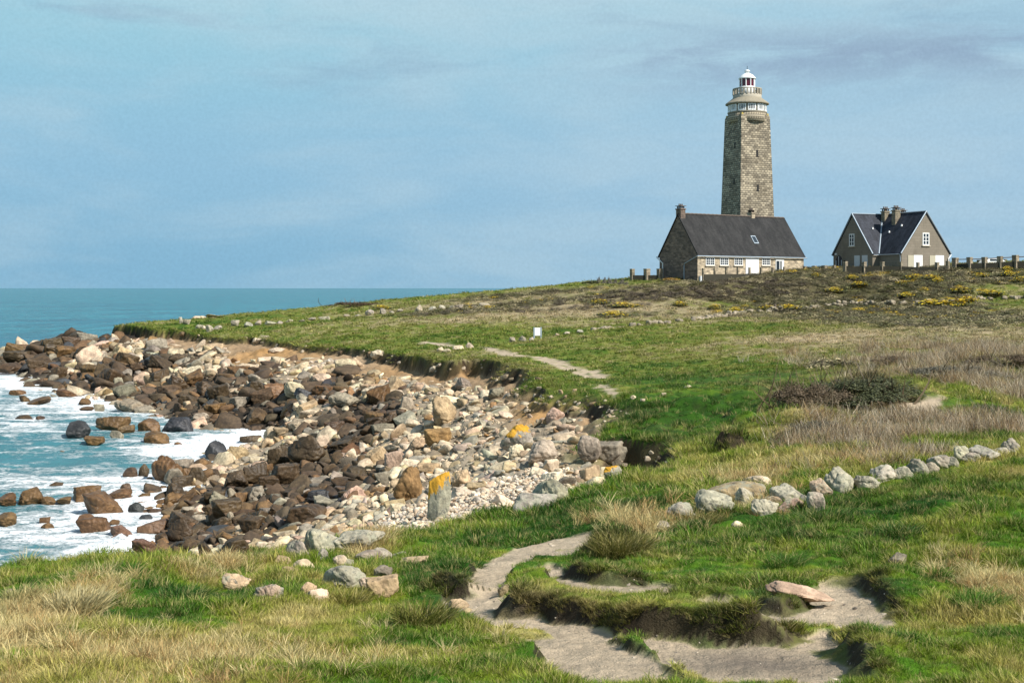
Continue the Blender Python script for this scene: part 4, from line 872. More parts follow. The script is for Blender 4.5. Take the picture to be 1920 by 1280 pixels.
# ------------------------------------------------------------------ enclosure walls with stone pillars
def pillar_wall(name, label, pil, th_=.4, wall_px=None, mat=None, rail=False):
    """pil: list of (u, v_top, width px, Y); wall top sits below the pillar tops"""
    root = None; prev = None; tops = []
    for (u, vt, wpx, Y) in pil:
        p = P(u, vt, Y); zg_ = height(p[0], p[1]); tops.append((p[0], p[1], p[2], wpx/F*Y, zg_))
    root = tag(empty(name, (tops[0][0], tops[0][1], 0)), label, 'wall'); ox, oy = tops[0][0], tops[0][1]
    wm = MB(); rm = MB()
    for a, c in zip(tops[:-1], tops[1:]):
        ax, ay, cx, cy = a[0]-ox, a[1]-oy, c[0]-ox, c[1]-oy; L_ = math.hypot(cx-ax, cy-ay); nx, ny = -(cy-ay)/L_*th_/2, (cx-ax)/L_*th_/2
        za, zb = a[2]-wall_px/F*a[1], c[2]-wall_px/F*c[1]; ga, gb = min(a[4], za)-1.2, min(c[4], zb)-1.2
        wm.add([(ax-nx,ay-ny,ga),(cx-nx,cy-ny,gb),(cx+nx,cy+ny,gb),(ax+nx,ay+ny,ga),(ax-nx,ay-ny,za),(cx-nx,cy-ny,zb),(cx+nx,cy+ny,zb),(ax+nx,ay+ny,za)], [(0,3,2,1),(4,5,6,7),(0,1,5,4),(1,2,6,5),(2,3,7,6),(3,0,4,7)])
        if rail: rm.tube([(ax,ay,za+.55),(cx,cy,zb+.55)], .055, 6)
    wm.build('wall_base', mat or M_wall, root)
    if rail: rm.build('rail', M_pot, root)
    hd = math.radians(34); 
    for (x, y, z, w_, zg_) in tops:
        q = w_/1.35/2*rng.uniform(.94, 1.06); cc, ss = math.cos(hd), math.sin(hd); z += rng.uniform(-.04, .04)
        vs = [(x-ox+cc*dx*q*sq-ss*dy*q*sq, y-oy+ss*dx*q*sq+cc*dy*q*sq, zz) for zz, sq in ((min(zg_, z-.9)-1.0, 1.03), (z-.12, 1.0), (z-.118, 1.10), (z, 1.04)) for dx, dy in ((-1,-1),(1,-1),(1,1),(-1,1))]
        fs = [(0,3,2,1),(12,13,14,15)] + [(4*i+k, 4*i+(k+1)%4, 4*i+4+(k+1)%4, 4*i+4+k) for i in range(3) for k in range(4)]
        MB().add(vs, fs).build('pillar', M_pillar, root)
    return root
pillar_wall('enclosure_wall', 'low dark wall with square stone pillars left of the stone house', [(1185.5,503.5,9,168),(1213,503.5,12.5,167.5),(1237,503.5,11,167)], .5, 12.5)
pillar_wall('enclosure_wall', 'low wall with thin pillars along the front of the stone house', [(1318.5+21.7*k, 502.2-.25*k, 4.6, 158+1.25*k) for k in range(8)], .35, 12.2)
pillar_wall('enclosure_wall', 'short pillared wall between the stone house and the grey house', [(1509,499,7,171),(1527,498,8,170),(1546,497.5,10,168),(1564,497.5,6,167)], .4, 7)
pillar_wall('enclosure_wall', 'pillared garden wall across the front of the grey house', [(1585,490,8.5,158),(1620,491,9,157.5),(1654,490.5,8.5,157),(1689,490.5,8,156.5),(1721,492,6,156),(1757,491.5,8,155.5),(1777,489,7,156)], .4, 9)
pillar_wall('enclosure_wall', 'mossy wall with big pillars at the far right beyond the grey house', [(1791,482.8,12,157),(1818,482.5,11.5,156),(1846,481.5,11,155.5),(1875,480,11,155),(1904,478.5,12.5,154.5),(1936,477,12,154),(1968,476,12,153.5)], .5, 12, rail=True)
pillar_wall('enclosure_wall', 'back row of small pillars seen behind the mossy wall at right', [(1776,487.5,7,176),(1836,487,8,175),(1884,486,7,174),(1925,486,7,173)], .4, 6)
#--ROCKS--
# ------------------------------------------------------------------ stones
def ico(sub):
    bm = bmesh.new(); bmesh.ops.create_icosphere(bm, subdivisions=sub, radius=1.0)
    v = np.array([x.co[:] for x in bm.verts]); f = np.array([[x.index for x in q.verts] for q in bm.faces]); bm.free(); return v, f
ICO5, ICO4, ICO3 = ico(5), ico(4), ico(3)
def n3(p, wl, seed):
    return (fbm(p[:, 0]+p[:, 2]*.37, p[:, 1]-p[:, 2]*.61, wl, 4, seed) + fbm(p[:, 2]+5, p[:, 0]*.7+p[:, 1]*.5, wl, 4, seed+7))*.5
def rock_mesh(name, ic, planes, sharp, rough, seed, taper=0.0):
    r = np.random.default_rng(seed); d, f = ic
    n = r.normal(size=(planes, 3)); n /= np.linalg.norm(n, axis=1)[:, None]; h = r.uniform(.62, 1.0, planes)
    if sharp > 16: n = np.r_[n, np.eye(3), -np.eye(3)]; h = np.r_[h, r.uniform(.8, 1.0, 6)]
    else: n = np.r_[n, r.normal(size=(10, 3))]; n /= np.linalg.norm(n, axis=1)[:, None]; h = np.r_[h, r.uniform(.75, 1.0, 10)]
    k = d @ n.T; q = np.where(k > .05, h/np.maximum(k, .05), 9.0)
    rad = -np.log(np.exp(-q*sharp).sum(1))/sharp
    p = d*rad[:, None]; p = p*(1 + rough*1.6*n3(p*1.0+seed, .9, seed % 50)[:, None] + rough*.8*n3(p+seed, .28, 3+seed % 50)[:, None] - rough*.9*smooth(.12, 0, np.abs(n3(p*1.3+2*seed, .8, 9+seed % 40)))[:, None])
    if taper: p[:, :2] *= (1 - taper*(p[:, 2:3]*.5+.5))
    p /= np.abs(p).max(0)
    return mesh_np(name, p, None, f, True)
def rock_material(name, lichen=None, speckle=.25, top=None):
    m, t, b = base_mat(name); g = pos(t); o = obj_co(t)
    tint = t.new('ShaderNodeAttribute', attribute_name='tint', attribute_type='INSTANCER') if name == 'shingle' else None
    c = tint.outputs['Color'] if tint else t.new('ShaderNodeObjectInfo').outputs['Color']
    a = t.noise(g, 1.6, 6, .65); b2 = t.noise(g, 22, 4, .7); b3 = t.noise(g, 7, 5, .7)
    c = t.mix(1.0, c, t.mix(t.ramp(a, .25, .75), (.50,.48,.46), (1.50,1.46,1.40)), 'MULTIPLY')
    c = t.mix(1.0, c, t.mix(t.ramp(b3, .3, .7), (.70,.68,.66), (1.3,1.3,1.28)), 'MULTIPLY')
    c = t.mix(1.0, c, t.mix(b2, (1-speckle,)*3, (1+speckle,)*3), 'MULTIPLY')
    c = t.mix(t.ramp(b3, .60, .72, 0, .55), c, t.mix(1.0, c, (.45,.40,.36), 'MULTIPLY'))
    if lichen:
        c = t.mix(t.ramp(t.noise(g, 5, 6, .7), .50, .60, 0, .8), c, (.29,.28,.20)); c = t.mix(t.ramp(t.noise(g, 9, 8, .8), .53, .60, 0, .85), c, (.10,.10,.085))
    if top:
        s = t.new('ShaderNodeSeparateXYZ'); t.l.new(o, s.inputs[0])
        k = t.math('ADD', t.math('MULTIPLY', s.outputs[2], .55), t.math('MULTIPLY', s.outputs[0], -.22)); k = t.math('ADD', k, t.math('MULTIPLY', t.noise(o, 2.2, 6, .7), .9))
        c = t.mix(t.ramp(k, top, top+.06), c, t.mix(t.noise(o, 7, 4), (.42,.20,.012), (.66,.36,.03)))
    t.put(b.inputs['Base Color'], c); bump(t, b, t.math('ADD', t.math('ADD', t.math('MULTIPLY', b3, .6), t.math('MULTIPLY', b2, .25)), a), .65, .06)
    return m, b, t
M_rock, b_, t_ = rock_material('dry_rock'); b_.inputs['Roughness'].default_value = .85; b_.inputs['Specular IOR Level'].default_value = .3
M_wet, b_, t_ = rock_material('wet_rock'); b_.inputs['Roughness'].default_value = .48; b_.inputs['Specular IOR Level'].default_value = .3
M_lich, b_, t_ = rock_material('lichen_granite', lichen=True); b_.inputs['Roughness'].default_value = .9
M_top, b_, t_ = rock_material('orange_lichen_granite', lichen=True, top=.68); b_.inputs['Roughness'].default_value = .9
M_shingle, b_, t_ = rock_material('shingle'); b_.inputs['Roughness'].default_value = .8
ANG = [rock_mesh('angular_rock', ICO5, 8, 45, .07, 100+k) for k in range(9)]
RND = [rock_mesh('rounded_rock', ICO5, 12, 14, .09, 200+k) for k in range(6)]
BIGR = [rock_mesh('granite_boulder', ICO5, 13, 8.5, .12, 300+k) for k in range(7)]
STAND = rock_mesh('standing_rock', ICO5, 7, 22, .05, 411, .25)
COLS = dict(dk=(.070,.047,.026), br=(.120,.070,.031), bk=(.040,.042,.046), pl=(.47,.39,.28), pk=(.43,.31,.225), gr=(.31,.28,.22), tn=(.36,.275,.17), og=(.24,.145,.062), gy=(.23,.20,.155), rd=(.15,.088,.058))
WETS = {'dk', 'br', 'bk', 'rd'}
placed = []
def put_rock(name, me, x, y, zb, w_, h_, dep, colr, mat, rz=None, tilt=.12, sink=.2):
    """a stone whose visible outline is w_ wide and h_ high; sink is the buried share"""
    o = bpy.data.objects.new(name, me); C.objects.link(o)
    if not me.materials: me.materials.append(M_rock)
    hz = h_*(1+sink)/2; o.location = (x, y + dep*.35, zb + h_ - hz); o.scale = (w_/2, dep/2, hz)
    o.rotation_euler = (random.gauss(0, tilt), random.gauss(0, tilt), random.gauss(0, .35) if rz is None else rz)
    if mat is not M_rock or True: o.material_slots[0].link = 'OBJECT'; o.material_slots[0].material = mat
    o.color = tuple(colr)+(1,); placed.append((x, y + dep*.35, max(w_, dep)/2)); return o
def jit(c, s=.12): k = rng.normal(1, s); return tuple(float(np.clip(q*k*rng.normal(1, .03), .01, .8)) for q in c)

def stone(u, vb, wpx, hpx, kind, ck, label, cat='boulder', name='boulder', sea=False, group=None, mat=None, rz=None, deep=.85, sink=.25, tilt=.1):
    if sea: Y = H*F/(vb-CV); x, y, zb = (u-CU)/F*Y, Y, -.02
    else: x, y, zb = hit(u, vb)
    Y = y; w_, h_ = wpx/F*Y, hpx/F*Y
    me = {'a': lambda: random.choice(ANG), 'r': lambda: random.choice(RND), 'b': lambda: random.choice(BIGR), 's': lambda: STAND}[kind]()
    m = mat or (M_wet if ck in WETS else M_rock)
    return tag(put_rock(name, me, x, y, zb, w_, h_, w_*deep, jit(COLS[ck], .07), m, rz, tilt, sink), label, cat, group)

# stones on the near turf, each seen apart
FG = [(645,1106,86,44,'b','gr','large rounded grey and cream boulder in the left foreground grass'),(716,1117,62,40,'a','tn','squared tan boulder just right of the large grey foreground boulder'),
 (503,1130,48,37,'b','pk','pinkish upright boulder standing alone in the left foreground grass'),(577,1117,40,26,'r','tn','small tan rounded stone left of the large grey foreground boulder'),
 (592,1131,50,24,'a','pl','small pale wedge shaped stone in front of the large grey boulder'),(430,1106,58,28,'b','tn','flat topped cream boulder leftmost of the foreground grass stones'),
 (592,1046,72,56,'b','gr','lichen covered boulder left end of the pale outcrop at the grass edge'),(665,1032,88,32,'b','gr','long low lichen boulder forming the top of the pale outcrop'),
 (618,1030,58,34,'r','gr','middle lichen boulder wedged in the pale outcrop at the grass edge'),(712,1050,48,22,'r','gr','low grey lichen stone half sunk right of the pale outcrop'),
 (718,1081,42,22,'r','gy','dark grey stone half buried above the squared tan boulder'),(772,1062,60,16,'a','tn','thin tan slab lying in grass beside the footpath bank'),(540,1080,40,20,'r','tn','buff stone half hidden in grass below the pale outcrop'),
 (567,1068,44,18,'r','pl','cream stone peeping from grass left of the pale outcrop'),(20,1122,32,18,'r','gy','grey stone at the far left edge of the foreground grass'),
 (652,1062,30,14,'r','gr','little grey stone tucked under the pale outcrop'),(605,1050,30,22,'r','gr','rough grey stone at the foot of the pale outcrop'),
 (1037,945,76,44,'b','gr','rounded grey lichen boulder on the grass rim beside the pebbles'),(1003,960,78,26,'b','gr','flat grey slab in front of the rounded lichen boulder by pebbles'),
 (1272,976,52,36,'b','gr','grey wedge stone at the left end of the tumbled stone row'),(1341,966,74,42,'b','gr','big sloping pale grey boulder second from the left of the tumbled row'),
 (1392,938,132,36,'b','tn','long orange tan slab lying on top of the tumbled stone row'),(1428,912,54,20,'b','pl','pale stone behind the long tan slab'),(1398,950,46,36,'b','gr','upright grey stone between the sloping boulder and the knobbly one'),
 (1431,968,54,32,'b','gr','knobbly lichen stone low in the tumbled stone row'),(1480,944,62,30,'b','gr','blocky grey stone resting above the pink stone in the tumbled row'),(1487,960,58,24,'b','pk','pink stone at the bottom right of the tumbled row'),
 (1533,958,34,36,'b','gr','narrow grey upright stone in the gap of the stone row'),(1541,930,40,30,'b','pk','rough pinkish stone stacked above the narrow upright one'),(1586,922,64,46,'b','gr','large pale dome shaped boulder in the middle of the right stone row'),
 (1668,902,60,28,'b','gr','low broad stone half sunk in grass along the right stone row'),(1727,892,46,32,'b','gr','stone with mossy top, third from the right end group of the row'),(1770,878,46,28,'b','gr','rounded mossy stone in the climbing right stone row'),
 (1808,868,48,32,'b','gr','knobbly mossy stone highest of the touching pair in right row'),(1850,860,52,20,'b','gr','flat mossy stone near the right end of the stone row'),(1905,850,42,28,'b','gr','grey stone at the right edge of the picture ending the row'),
 (1245,992,32,14,'r','gr','small flat stone in grass left of the tumbled stone row'),(1384,988,26,11,'r','pl','small pale stone in grass below the tumbled stone row'),(1686,1062,40,25,'a','gy','dark grey angular stone lying alone on the right grass'),
 (1421,1089,18,7,'r','gy','tiny grey pebble stone on turf above the sandy hollow'),(858,1142,44,18,'r','tn','sandy brown rock step beside the footpath bend'),(876,1150,26,10,'r','tn','low worn rock in the trodden footpath bend'),
 (944,1116,24,22,'r','tn','brown stone wedged at the end of the dark turf bank'),(1236,1010,10,5,'r','gr','small chip of stone on the turf by the path edge'),
 (1628,914,44,24,'b','gr','low stone filling the gap right of the dome shaped boulder'),(1698,899,38,24,'b','gr','small stone between the broad sunk stone and the mossy top one'),(1749,887,34,20,'b','gr','little wedge stone between two mossy stones of the climbing row'),
 (1790,876,30,20,'r','gr','small stone squeezed beside the knobbly mossy stone'),(1830,866,32,18,'b','gr','half sunk stone left of the flat mossy stone'),(1880,857,36,20,'b','gr','low stone next to the last stone of the row'),(1455,952,40,22,'b','tn','tan stone filling the middle of the tumbled stone row'),(1512,948,34,22,'r','gr','small grey stone between pink stone and narrow upright one'),
 (556,1046,54,30,'b','gr','broad grey stone left of the pale outcrop by dry grass'),(690,1050,46,20,'b','gr','flat lichen stone right below the long top of the outcrop'),(640,1060,38,18,'r','pl','cream stone at the foot of the pale outcrop centre'),(528,1060,40,18,'r','tn','tan stone at the left fringe of the outcrop stones'),
 (750,1048,34,14,'r','gr','small grey stone in grass right of the outcrop'),(690,1106,34,26,'b','pl','pale stone leaning against the right side of the large boulder'),(620,1102,26,16,'r','tn','buff pebble stone left of the large grey boulder foot')]
for (u, vb, w_, h_, k, c, lab) in FG:
    big_ = 1.22 if k == 'b' and w_ < 100 else 1.0
    stone(u, vb, w_*big_, h_*(1.0 if big_ > 1 else 1.0), k, c, lab, 'stone', 'field_stone', mat=M_lich if c in ('gr', 'pk', 'tn') and k == 'b' else M_rock, sink=.5, tilt=.15, rz=random.gauss(0, .45) if w_ < 100 else None)
slab = stone(1500, 1116, 140, 22, 'r', 'pk', 'smooth pink granite slab set in the turf mound beside sand', 'stone', 'field_stone', rz=-.2, deep=.5, tilt=.0, sink=.6); slab.rotation_euler[1] = .15; slab.location.z -= .02
stone(824, 976, 47, 92, 's', 'gr', 'tall standing stone with orange lichen on its top beside the pebble bank', 'stone', 'standing_stone', mat=M_top, rz=.2, deep=.7, tilt=.03)
stone(1152, 900, 38, 30, 'b', 'gr', 'small boulder capped with bright orange lichen at the grass edge', 'stone', 'field_stone', mat=M_top)
# rocks on the beach with a look of their own
BEACHROCKS = [(828,800,82,58,'b','tn','largest round tan boulder in the middle of the cove'),(976,846,76,48,'b','gr','big grey boulder with an orange lichen spot on the upper beach',M_top),(1024,868,74,42,'b','gr','big pale grey boulder split by a dark crack'),
 (972,862,46,28,'b','pl','pale blunt boulder left of the split grey boulder'),(1105,872,54,54,'b','gy','tall grey boulder leaning under the overhanging turf'),(1140,868,62,44,'a','gy','slanted grey boulder right of the leaning one under the turf'),(1160,880,46,44,'a','gy','brown grey slab propped at the mouth of the turf hollow'),
 (769,938,66,62,'b','og','large orange brown block left of the standing stone'),(864,916,44,36,'r','tn','tan rounded block right of the standing stone top'),(888,924,46,22,'r','tn','tan loaf shaped stone lying on the white pebbles'),(738,880,36,36,'a','pk','pointed pinkish rock among brown shore rocks'),
 (719,908,32,24,'a','gy','small greenish grey wedge stone left of the orange block'),(819,834,50,34,'a','og','orange stained angular rock in the middle of the beach'),(785,842,44,26,'r','tn','buff rounded rock left of the orange stained rock'),
 (1108,908,40,36,'a','tn','upright tan rock in front of the leaning grey boulder'),(1120,914,46,24,'r','pl','pale flat stone against the grass rim below the leaning boulder'),(1035,888,30,28,'a','pl','cream pointed stone in front of the split boulder'),
 (573,870,84,52,'b','dk','biggest dark brown boulder in the near shore rocks'),(524,880,44,46,'a','dk','pointed dark rock left of the biggest dark boulder'),(533,908,54,38,'a','dk','dark faceted boulder below the biggest dark boulder'),(477,908,46,38,'a','dk','dark cubic rock in the middle of the near shore rocks'),
 (437,915,52,32,'r','dk','rounded dark brown rock near the left of the shore mass'),(598,946,46,28,'a','bk','glossy black block in the wet shore rocks'),(573,986,82,40,'a','dk','long dark ridge shaped boulder at the foot of the near shore'),(470,1000,50,36,'a','dk','dark faceted rock at the front of the near shore'),
 (335,1018,56,44,'b','dk','shiny wet dark boulder at the water edge in front'),(357,1044,48,36,'r','dk','dark rounded boulder beside the shiny wet one'),(382,1048,26,30,'a','dk','narrow black rock between front shore boulders'),(437,1046,56,36,'a','dk','sloping brown slab at the grassy front edge of the shore'),
 (267,1046,52,32,'a','rd','reddish brown rock half hidden behind the left grass edge'),(420,968,54,36,'a','dk','chunky dark brown rock above the front shore boulders'),(402,944,40,24,'a','dk','flat dark rock by the foam on the near shore'),(205,722,46,34,'a','dk','large dark blocky boulder on the far rocky point'),
 (297,722,36,30,'a','dk','dark split boulder right of the blocky one on the point'),(553,748,54,32,'b','pl','large pale faceted boulder above the dark rocks'),(710,672,36,18,'r','pl','pale flat boulder lying under the far turf edge'),(640,764,60,26,'b','gy','long grey brown boulder at the dark zone edge'),(350,762,40,22,'a','dk','dark wedge rock along the far waterline'),
 (700,742,40,22,'a','tn','tan wedge rock halfway up the far beach'),(1078,770,25,9,'r','tn','rounded tan stone on the sandy patch below the path'),(600,722,46,24,'b','pl','pale domed boulder in the middle of the far beach'),(930,746,34,18,'a','gy','grey stone below the dark turf cliff'),(868,730,46,22,'b','gy','low grey outcrop boulder on the orange soil'),
 (462,700,50,18,'b','pl','pale rounded outcrop on the far beach'),(520,660,40,12,'r','pl','pale low rock beneath the far turf edge'),(130,650,36,20,'a','dk','dark upright rock on the ridge of the point'),(160,642,40,18,'a','gy','grey leaning slab rock on the ridge of the point'),(95,652,40,18,'a','dk','dark rock near the outer end of the point'),(30,680,46,22,'a','dk','outermost dark rock at the far left of the point')]
for r in BEACHROCKS: stone(*r[:6], r[6], mat=r[7] if len(r) > 7 else None)
SEA = [(50,944,56,29,'r','br','rounded brown rock in foam near the left edge'),(10,946,42,22,'r','br','brown rock cut by the left edge of the picture'),(87,943,32,13,'r','br','low brown rock right of the rounded brown rock'),(117,942,38,11,'r','br','flat brown rock in line with the left foam rocks'),
 (160,936,52,28,'a','br','brown faceted rock directly behind the biggest foam rock'),(181,962,70,34,'a','br','biggest golden brown block standing in the foam'),(8,984,46,24,'r','br','dark brown rock at the left edge of the near foam'),(83,980,20,11,'a','br','upper of two small brown rocks in the foam'),
 (88,991,25,11,'a','br','lower of two small brown rocks in the foam'),(158,975,36,11,'r','br','flat brown rock behind the pyramid shaped rock'),(172,1001,58,32,'a','br','pyramid shaped brown rock in the near foam'),(213,984,26,11,'r','br','small honey coloured rock right of the pyramid rock'),(222,1008,40,22,'a','rd','reddish rock in the near foam'),
 (223,1017,28,18,'a','rd','small reddish rock in front of the other reddish rock'),(283,1003,50,26,'a','rd','square reddish brown rock near the front shore'),(253,961,33,21,'r','bk','grey black wet rock alone in the white foam'),(270,974,32,10,'r','bk','flat dark rock awash near the front shore'),(223,936,54,20,'r','br','low brown double rock in foam'),
 (235,921,22,16,'a','dk','small dark fin shaped rock behind the low double rock'),(268,933,30,9,'r','br','low brown rock beside dark shore mass'),(243,896,32,21,'r','dk','dark rounded rock at the left of the mid foam group'),(268,895,22,28,'r','dk','upright dark rock in the mid foam group'),(307,903,58,48,'b','br','largest rounded brown rock of the mid foam group'),
 (325,907,40,32,'a','gy','grey brown pointed rock in front of the largest mid foam rock'),(340,877,32,18,'a','gy','grey wedge rock behind the mid foam group'),(368,908,40,31,'a','dk','square dark rock right of the mid foam group'),(397,898,30,20,'a','dk','small dark rock joining mid foam group and shore'),(403,858,48,32,'r','bk','dark slab tilted upward at the foam inlet'),
 (103,912,30,9,'r','dk','flat dark rock awash in open foam'),(115,848,13,5,'r','br','tiny brown rock tip in the teal water'),(40,786,36,9,'r','dk','low dark rock in foam far left'),(73,787,19,9,'r','dk','small dark rock right of the low dark one far left'),(143,819,54,30,'r','bk','blue black sloping rock in the outer foam'),
 (173,832,36,17,'a','br','brown block in front of the blue black rock'),(217,822,26,15,'a','gy','grey triangular rock in the outer foam'),(207,806,52,26,'a','br','golden brown boulder behind the outer foam rocks'),(234,812,32,15,'a','br','golden rock right of the golden brown boulder'),(277,809,46,22,'a','br','brown rock along the outer foam line'),
 (290,831,52,19,'a','br','low golden rock in front of the foam line'),(328,810,68,30,'r','bk','long dark slab dipping toward the outer foam'),(333,834,17,6,'r','br','tiny brown rock in front of the long dark slab'),(67,757,60,11,'r','br','long flat brown rock in the far foam'),(43,752,19,11,'a','br','small brown rock left of the long flat one'),
 (157,758,26,13,'r','br','round brown rock in the far foam'),(184,771,20,15,'a','gy','small pointed grey rock in the far foam'),(160,769,32,8,'r','br','flat brown rock awash in the far foam'),(240,772,72,22,'b','gy','broad flat topped grey rock at the far foam edge'),(467,829,36,13,'a','dk','dark low rock in the foam inlet'),
 (323,938,56,34,'b','dk','black rounded boulder at the left tip of near shore mass'),(430,852,20,12,'r','tn','small tan stone by the tilted slab'),(120,745,40,14,'a','br','brown rock in the far foam below the point'),(30,740,30,10,'a','br','brown low rock at the left edge below the point')]
for r in SEA: stone(*r[:6], r[6], sea=True, sink=.5)

# the tumbled shore: large ones stand as objects, the countless rest as one spread
land_v = smooth(-.45, .05, ZZ)*(1-smooth(.01, .10, TW))*smooth(.15, 1.0, (-sE)/np.clip((YY-30)*.10, 1.6, 9)+1.0*(YY<33))
NB = 34000
j, i, pb = choose(land_v*(ZZ < 6), NB, 20, 178, 2.25)
dk, go, so_, pe = rock_fields(pb[:, 0], pb[:, 1]); low = smooth(.9, .1, pb[:, 2])
med = 9.0 + 6.5*np.clip(dk + go, 0, 1) - 3.4*pe - 3.5*so_ ; spx = med*.76*np.exp(rng.normal(0, .64, NB)); spx = np.clip(spx, 3.3, 42)
keep = (rng.random(NB) > 1.1*so_) & (rng.random(NB) > low*.55)
pb, dk, go, so_, pe, spx = (a[keep] for a in (pb, dk, go, so_, pe, spx))
rad = spx/F*pb[:, 1]/2; order = np.argsort(-spx)
acc = np.zeros((16000, 3)); na = 0
for (x, y, r) in placed: acc[na] = (x, y, r*.9); na += 1
chosen = []
for k in order:
    x, y, r = pb[k, 0], pb[k, 1], rad[k]
    if na and ((np.hypot(acc[:na, 0]-x, acc[:na, 1]-y) < .62*(acc[:na, 2]+r)).any()): continue
    acc[na] = (x, y, r); na += 1; chosen.append(k)
    if na >= 15900: break
chosen = np.array(chosen)
def rock_tone(k):
    q = rng.random()
    if dk[k]*1.35 > rng.random()*.6+.40: c, nm = (COLS['dk'], 'dark brown') if q < .66 else (COLS['br'], 'golden brown') if q < .84 else ((COLS['bk'], 'blackish') if q < .88 else (COLS['gy'], 'grey'))
    elif go[k] > rng.random()*.7+.33: c, nm = (COLS['br'], 'golden brown') if q < .6 else (COLS['og'], 'rusty brown') if q < .75 else (COLS['dk'], 'dark brown')
    elif pe[k] > .45: c, nm = ((.55,.47,.36), 'whitish') if q < .7 else (COLS['pk'], 'pinkish')
    else: c, nm = (COLS['pl'], 'pale cream') if q < .42 else (COLS['pk'], 'pinkish') if q < .49 else (COLS['tn'], 'tan') if q < .74 else (COLS['gr'], 'light grey') if q < .88 else (COLS['gy'], 'grey') if q < .95 else (COLS['og'], 'rusty brown')
    return c, nm
MARKS = [('the far rocky point',(110,670)),('the headland tip',(260,640)),('the orange soil scar',(490,660)),('the foam inlet',(520,815)),('the largest round tan boulder',(828,760)),('the dark turf cliff',(930,690)),
 ('the sandy path gap',(1120,770)),('the big split grey boulder',(1023,846)),('the standing stone',(824,930)),('the large orange brown block',(769,905)),('the white pebbles',(930,930)),('the biggest dark brown boulder',(573,843)),
 ('the pale faceted boulder',(553,735)),('the broad flat topped foam rock',(240,760)),('the pale grassy outcrop',(620,1020)),('the shiny wet boulder',(335,1000)),('the glossy black block',(598,930)),('the far waterline',(330,780)),('the grass rim',(1060,920)),('the long dark slab',(328,795))]
NI = 190; nbig = 0; seen_l = {}
for k in chosen[:NI]:
    c, nm = rock_tone(k); x, y, z = pb[k]; w_ = spx[k]/F*y; me = random.choice(ANG if (dk[k] > .3 or rng.random() < .55) else RND)
    u, v = CU + F*x/y, CV + F*(H-z)/y; mk = min(MARKS, key=lambda m: (m[1][0]-u)**2 + 2.5*(m[1][1]-v)**2); dx, dv = u-mk[1][0], v-mk[1][1]
    rel = ('right of ' if dx > 0 else 'left of ') if abs(dx) > abs(dv)*1.6 else ('in front of ' if dv > 0 else 'behind ')
    near_ = 'close ' if math.hypot(dx, dv) < 45 else ''
    shp = 'rounded' if me in RND else 'angular'
    h_ = w_*rng.uniform(.32, .66); flat_ = 'squat ' if h_ < w_*.6 else 'blocky ' if h_ > w_*.75 else ''
    lab = '%s %s%s boulder lying %s%s%s' % (nm, flat_, shp, near_, rel, mk[0])
    o = put_rock('boulder', me, x, y - w_*.25, z-.05, w_, h_, w_*rng.uniform(.75, 1.1), jit(c), M_wet if nm in ('dark brown', 'golden brown', 'blackish') else M_rock, rng.uniform(0, 6.28), .3, .35)
    tag(o, lab, 'boulder', 'tumbled boulders of the rocky shore')
    seen_l.setdefault(lab, []).append(o)
rest = chosen[NI:]; n = len(rest); cc = np.array([jit(rock_tone(k)[0], .18) for k in rest])
wr = spx[rest]/F*pb[rest, 1]/2*1.12
scl = np.stack([wr*rng.uniform(.9, 1.45, n), wr*rng.uniform(.7, 1.1, n), wr*rng.uniform(.30, .70, n)], -1)
SM = [rock_mesh('angular_stone', ICO3, 9, 20, .06, 500+k) for k in range(8)] + [rock_mesh('rounded_stone', ICO3, 12, 9, .06, 520+k) for k in range(4)]
ps = pb[rest].copy(); ps[:, 2] += scl[:, 2]*.12
rot = np.stack([rng.normal(0, .45, n), rng.normal(0, .45, n), rng.uniform(0, 6.28, n)], -1)
scatter('shore_stones', ps, rot, scl, cc, np.where(pe[rest] > .4, rng.integers(8, 12, n), rng.integers(0, 12, n)), SM, M_shingle, 'countless smaller stones and shingle filling the rocky shore below the turf', 'stones')

# pebbles of the white bank
NP = 6500; pebW = np.clip(peF-.18, 0, 1)*(1-smooth(.2, .5, TW))
j, i, pp = choose(pebW, NP, 20, 120, 2.25); n = NP
wr = np.exp(rng.normal(math.log(3.2), .38, n))/F*pp[:, 1]; scl = np.stack([wr*rng.uniform(.9, 1.3, n), wr*rng.uniform(.8, 1.1, n), wr*rng.uniform(.5, .8, n)], -1); pp[:, 2] += scl[:, 2]*.5 + rng.uniform(0, .06, n)
cc = np.array([(.60,.52,.41),(.54,.45,.34),(.47,.36,.26),(.42,.38,.33)])[rng.integers(0, 4, n)]*rng.uniform(.75, 1.15, n)[:, None]
scatter('pebbles', pp, np.stack([rng.normal(0, .3, n), rng.normal(0, .3, n), rng.uniform(0, 6.28, n)], -1), scl, cc, rng.integers(0, 4, n), SM[8:], M_shingle, 'bank of whitish pebbles behind the standing stone', 'pebbles')

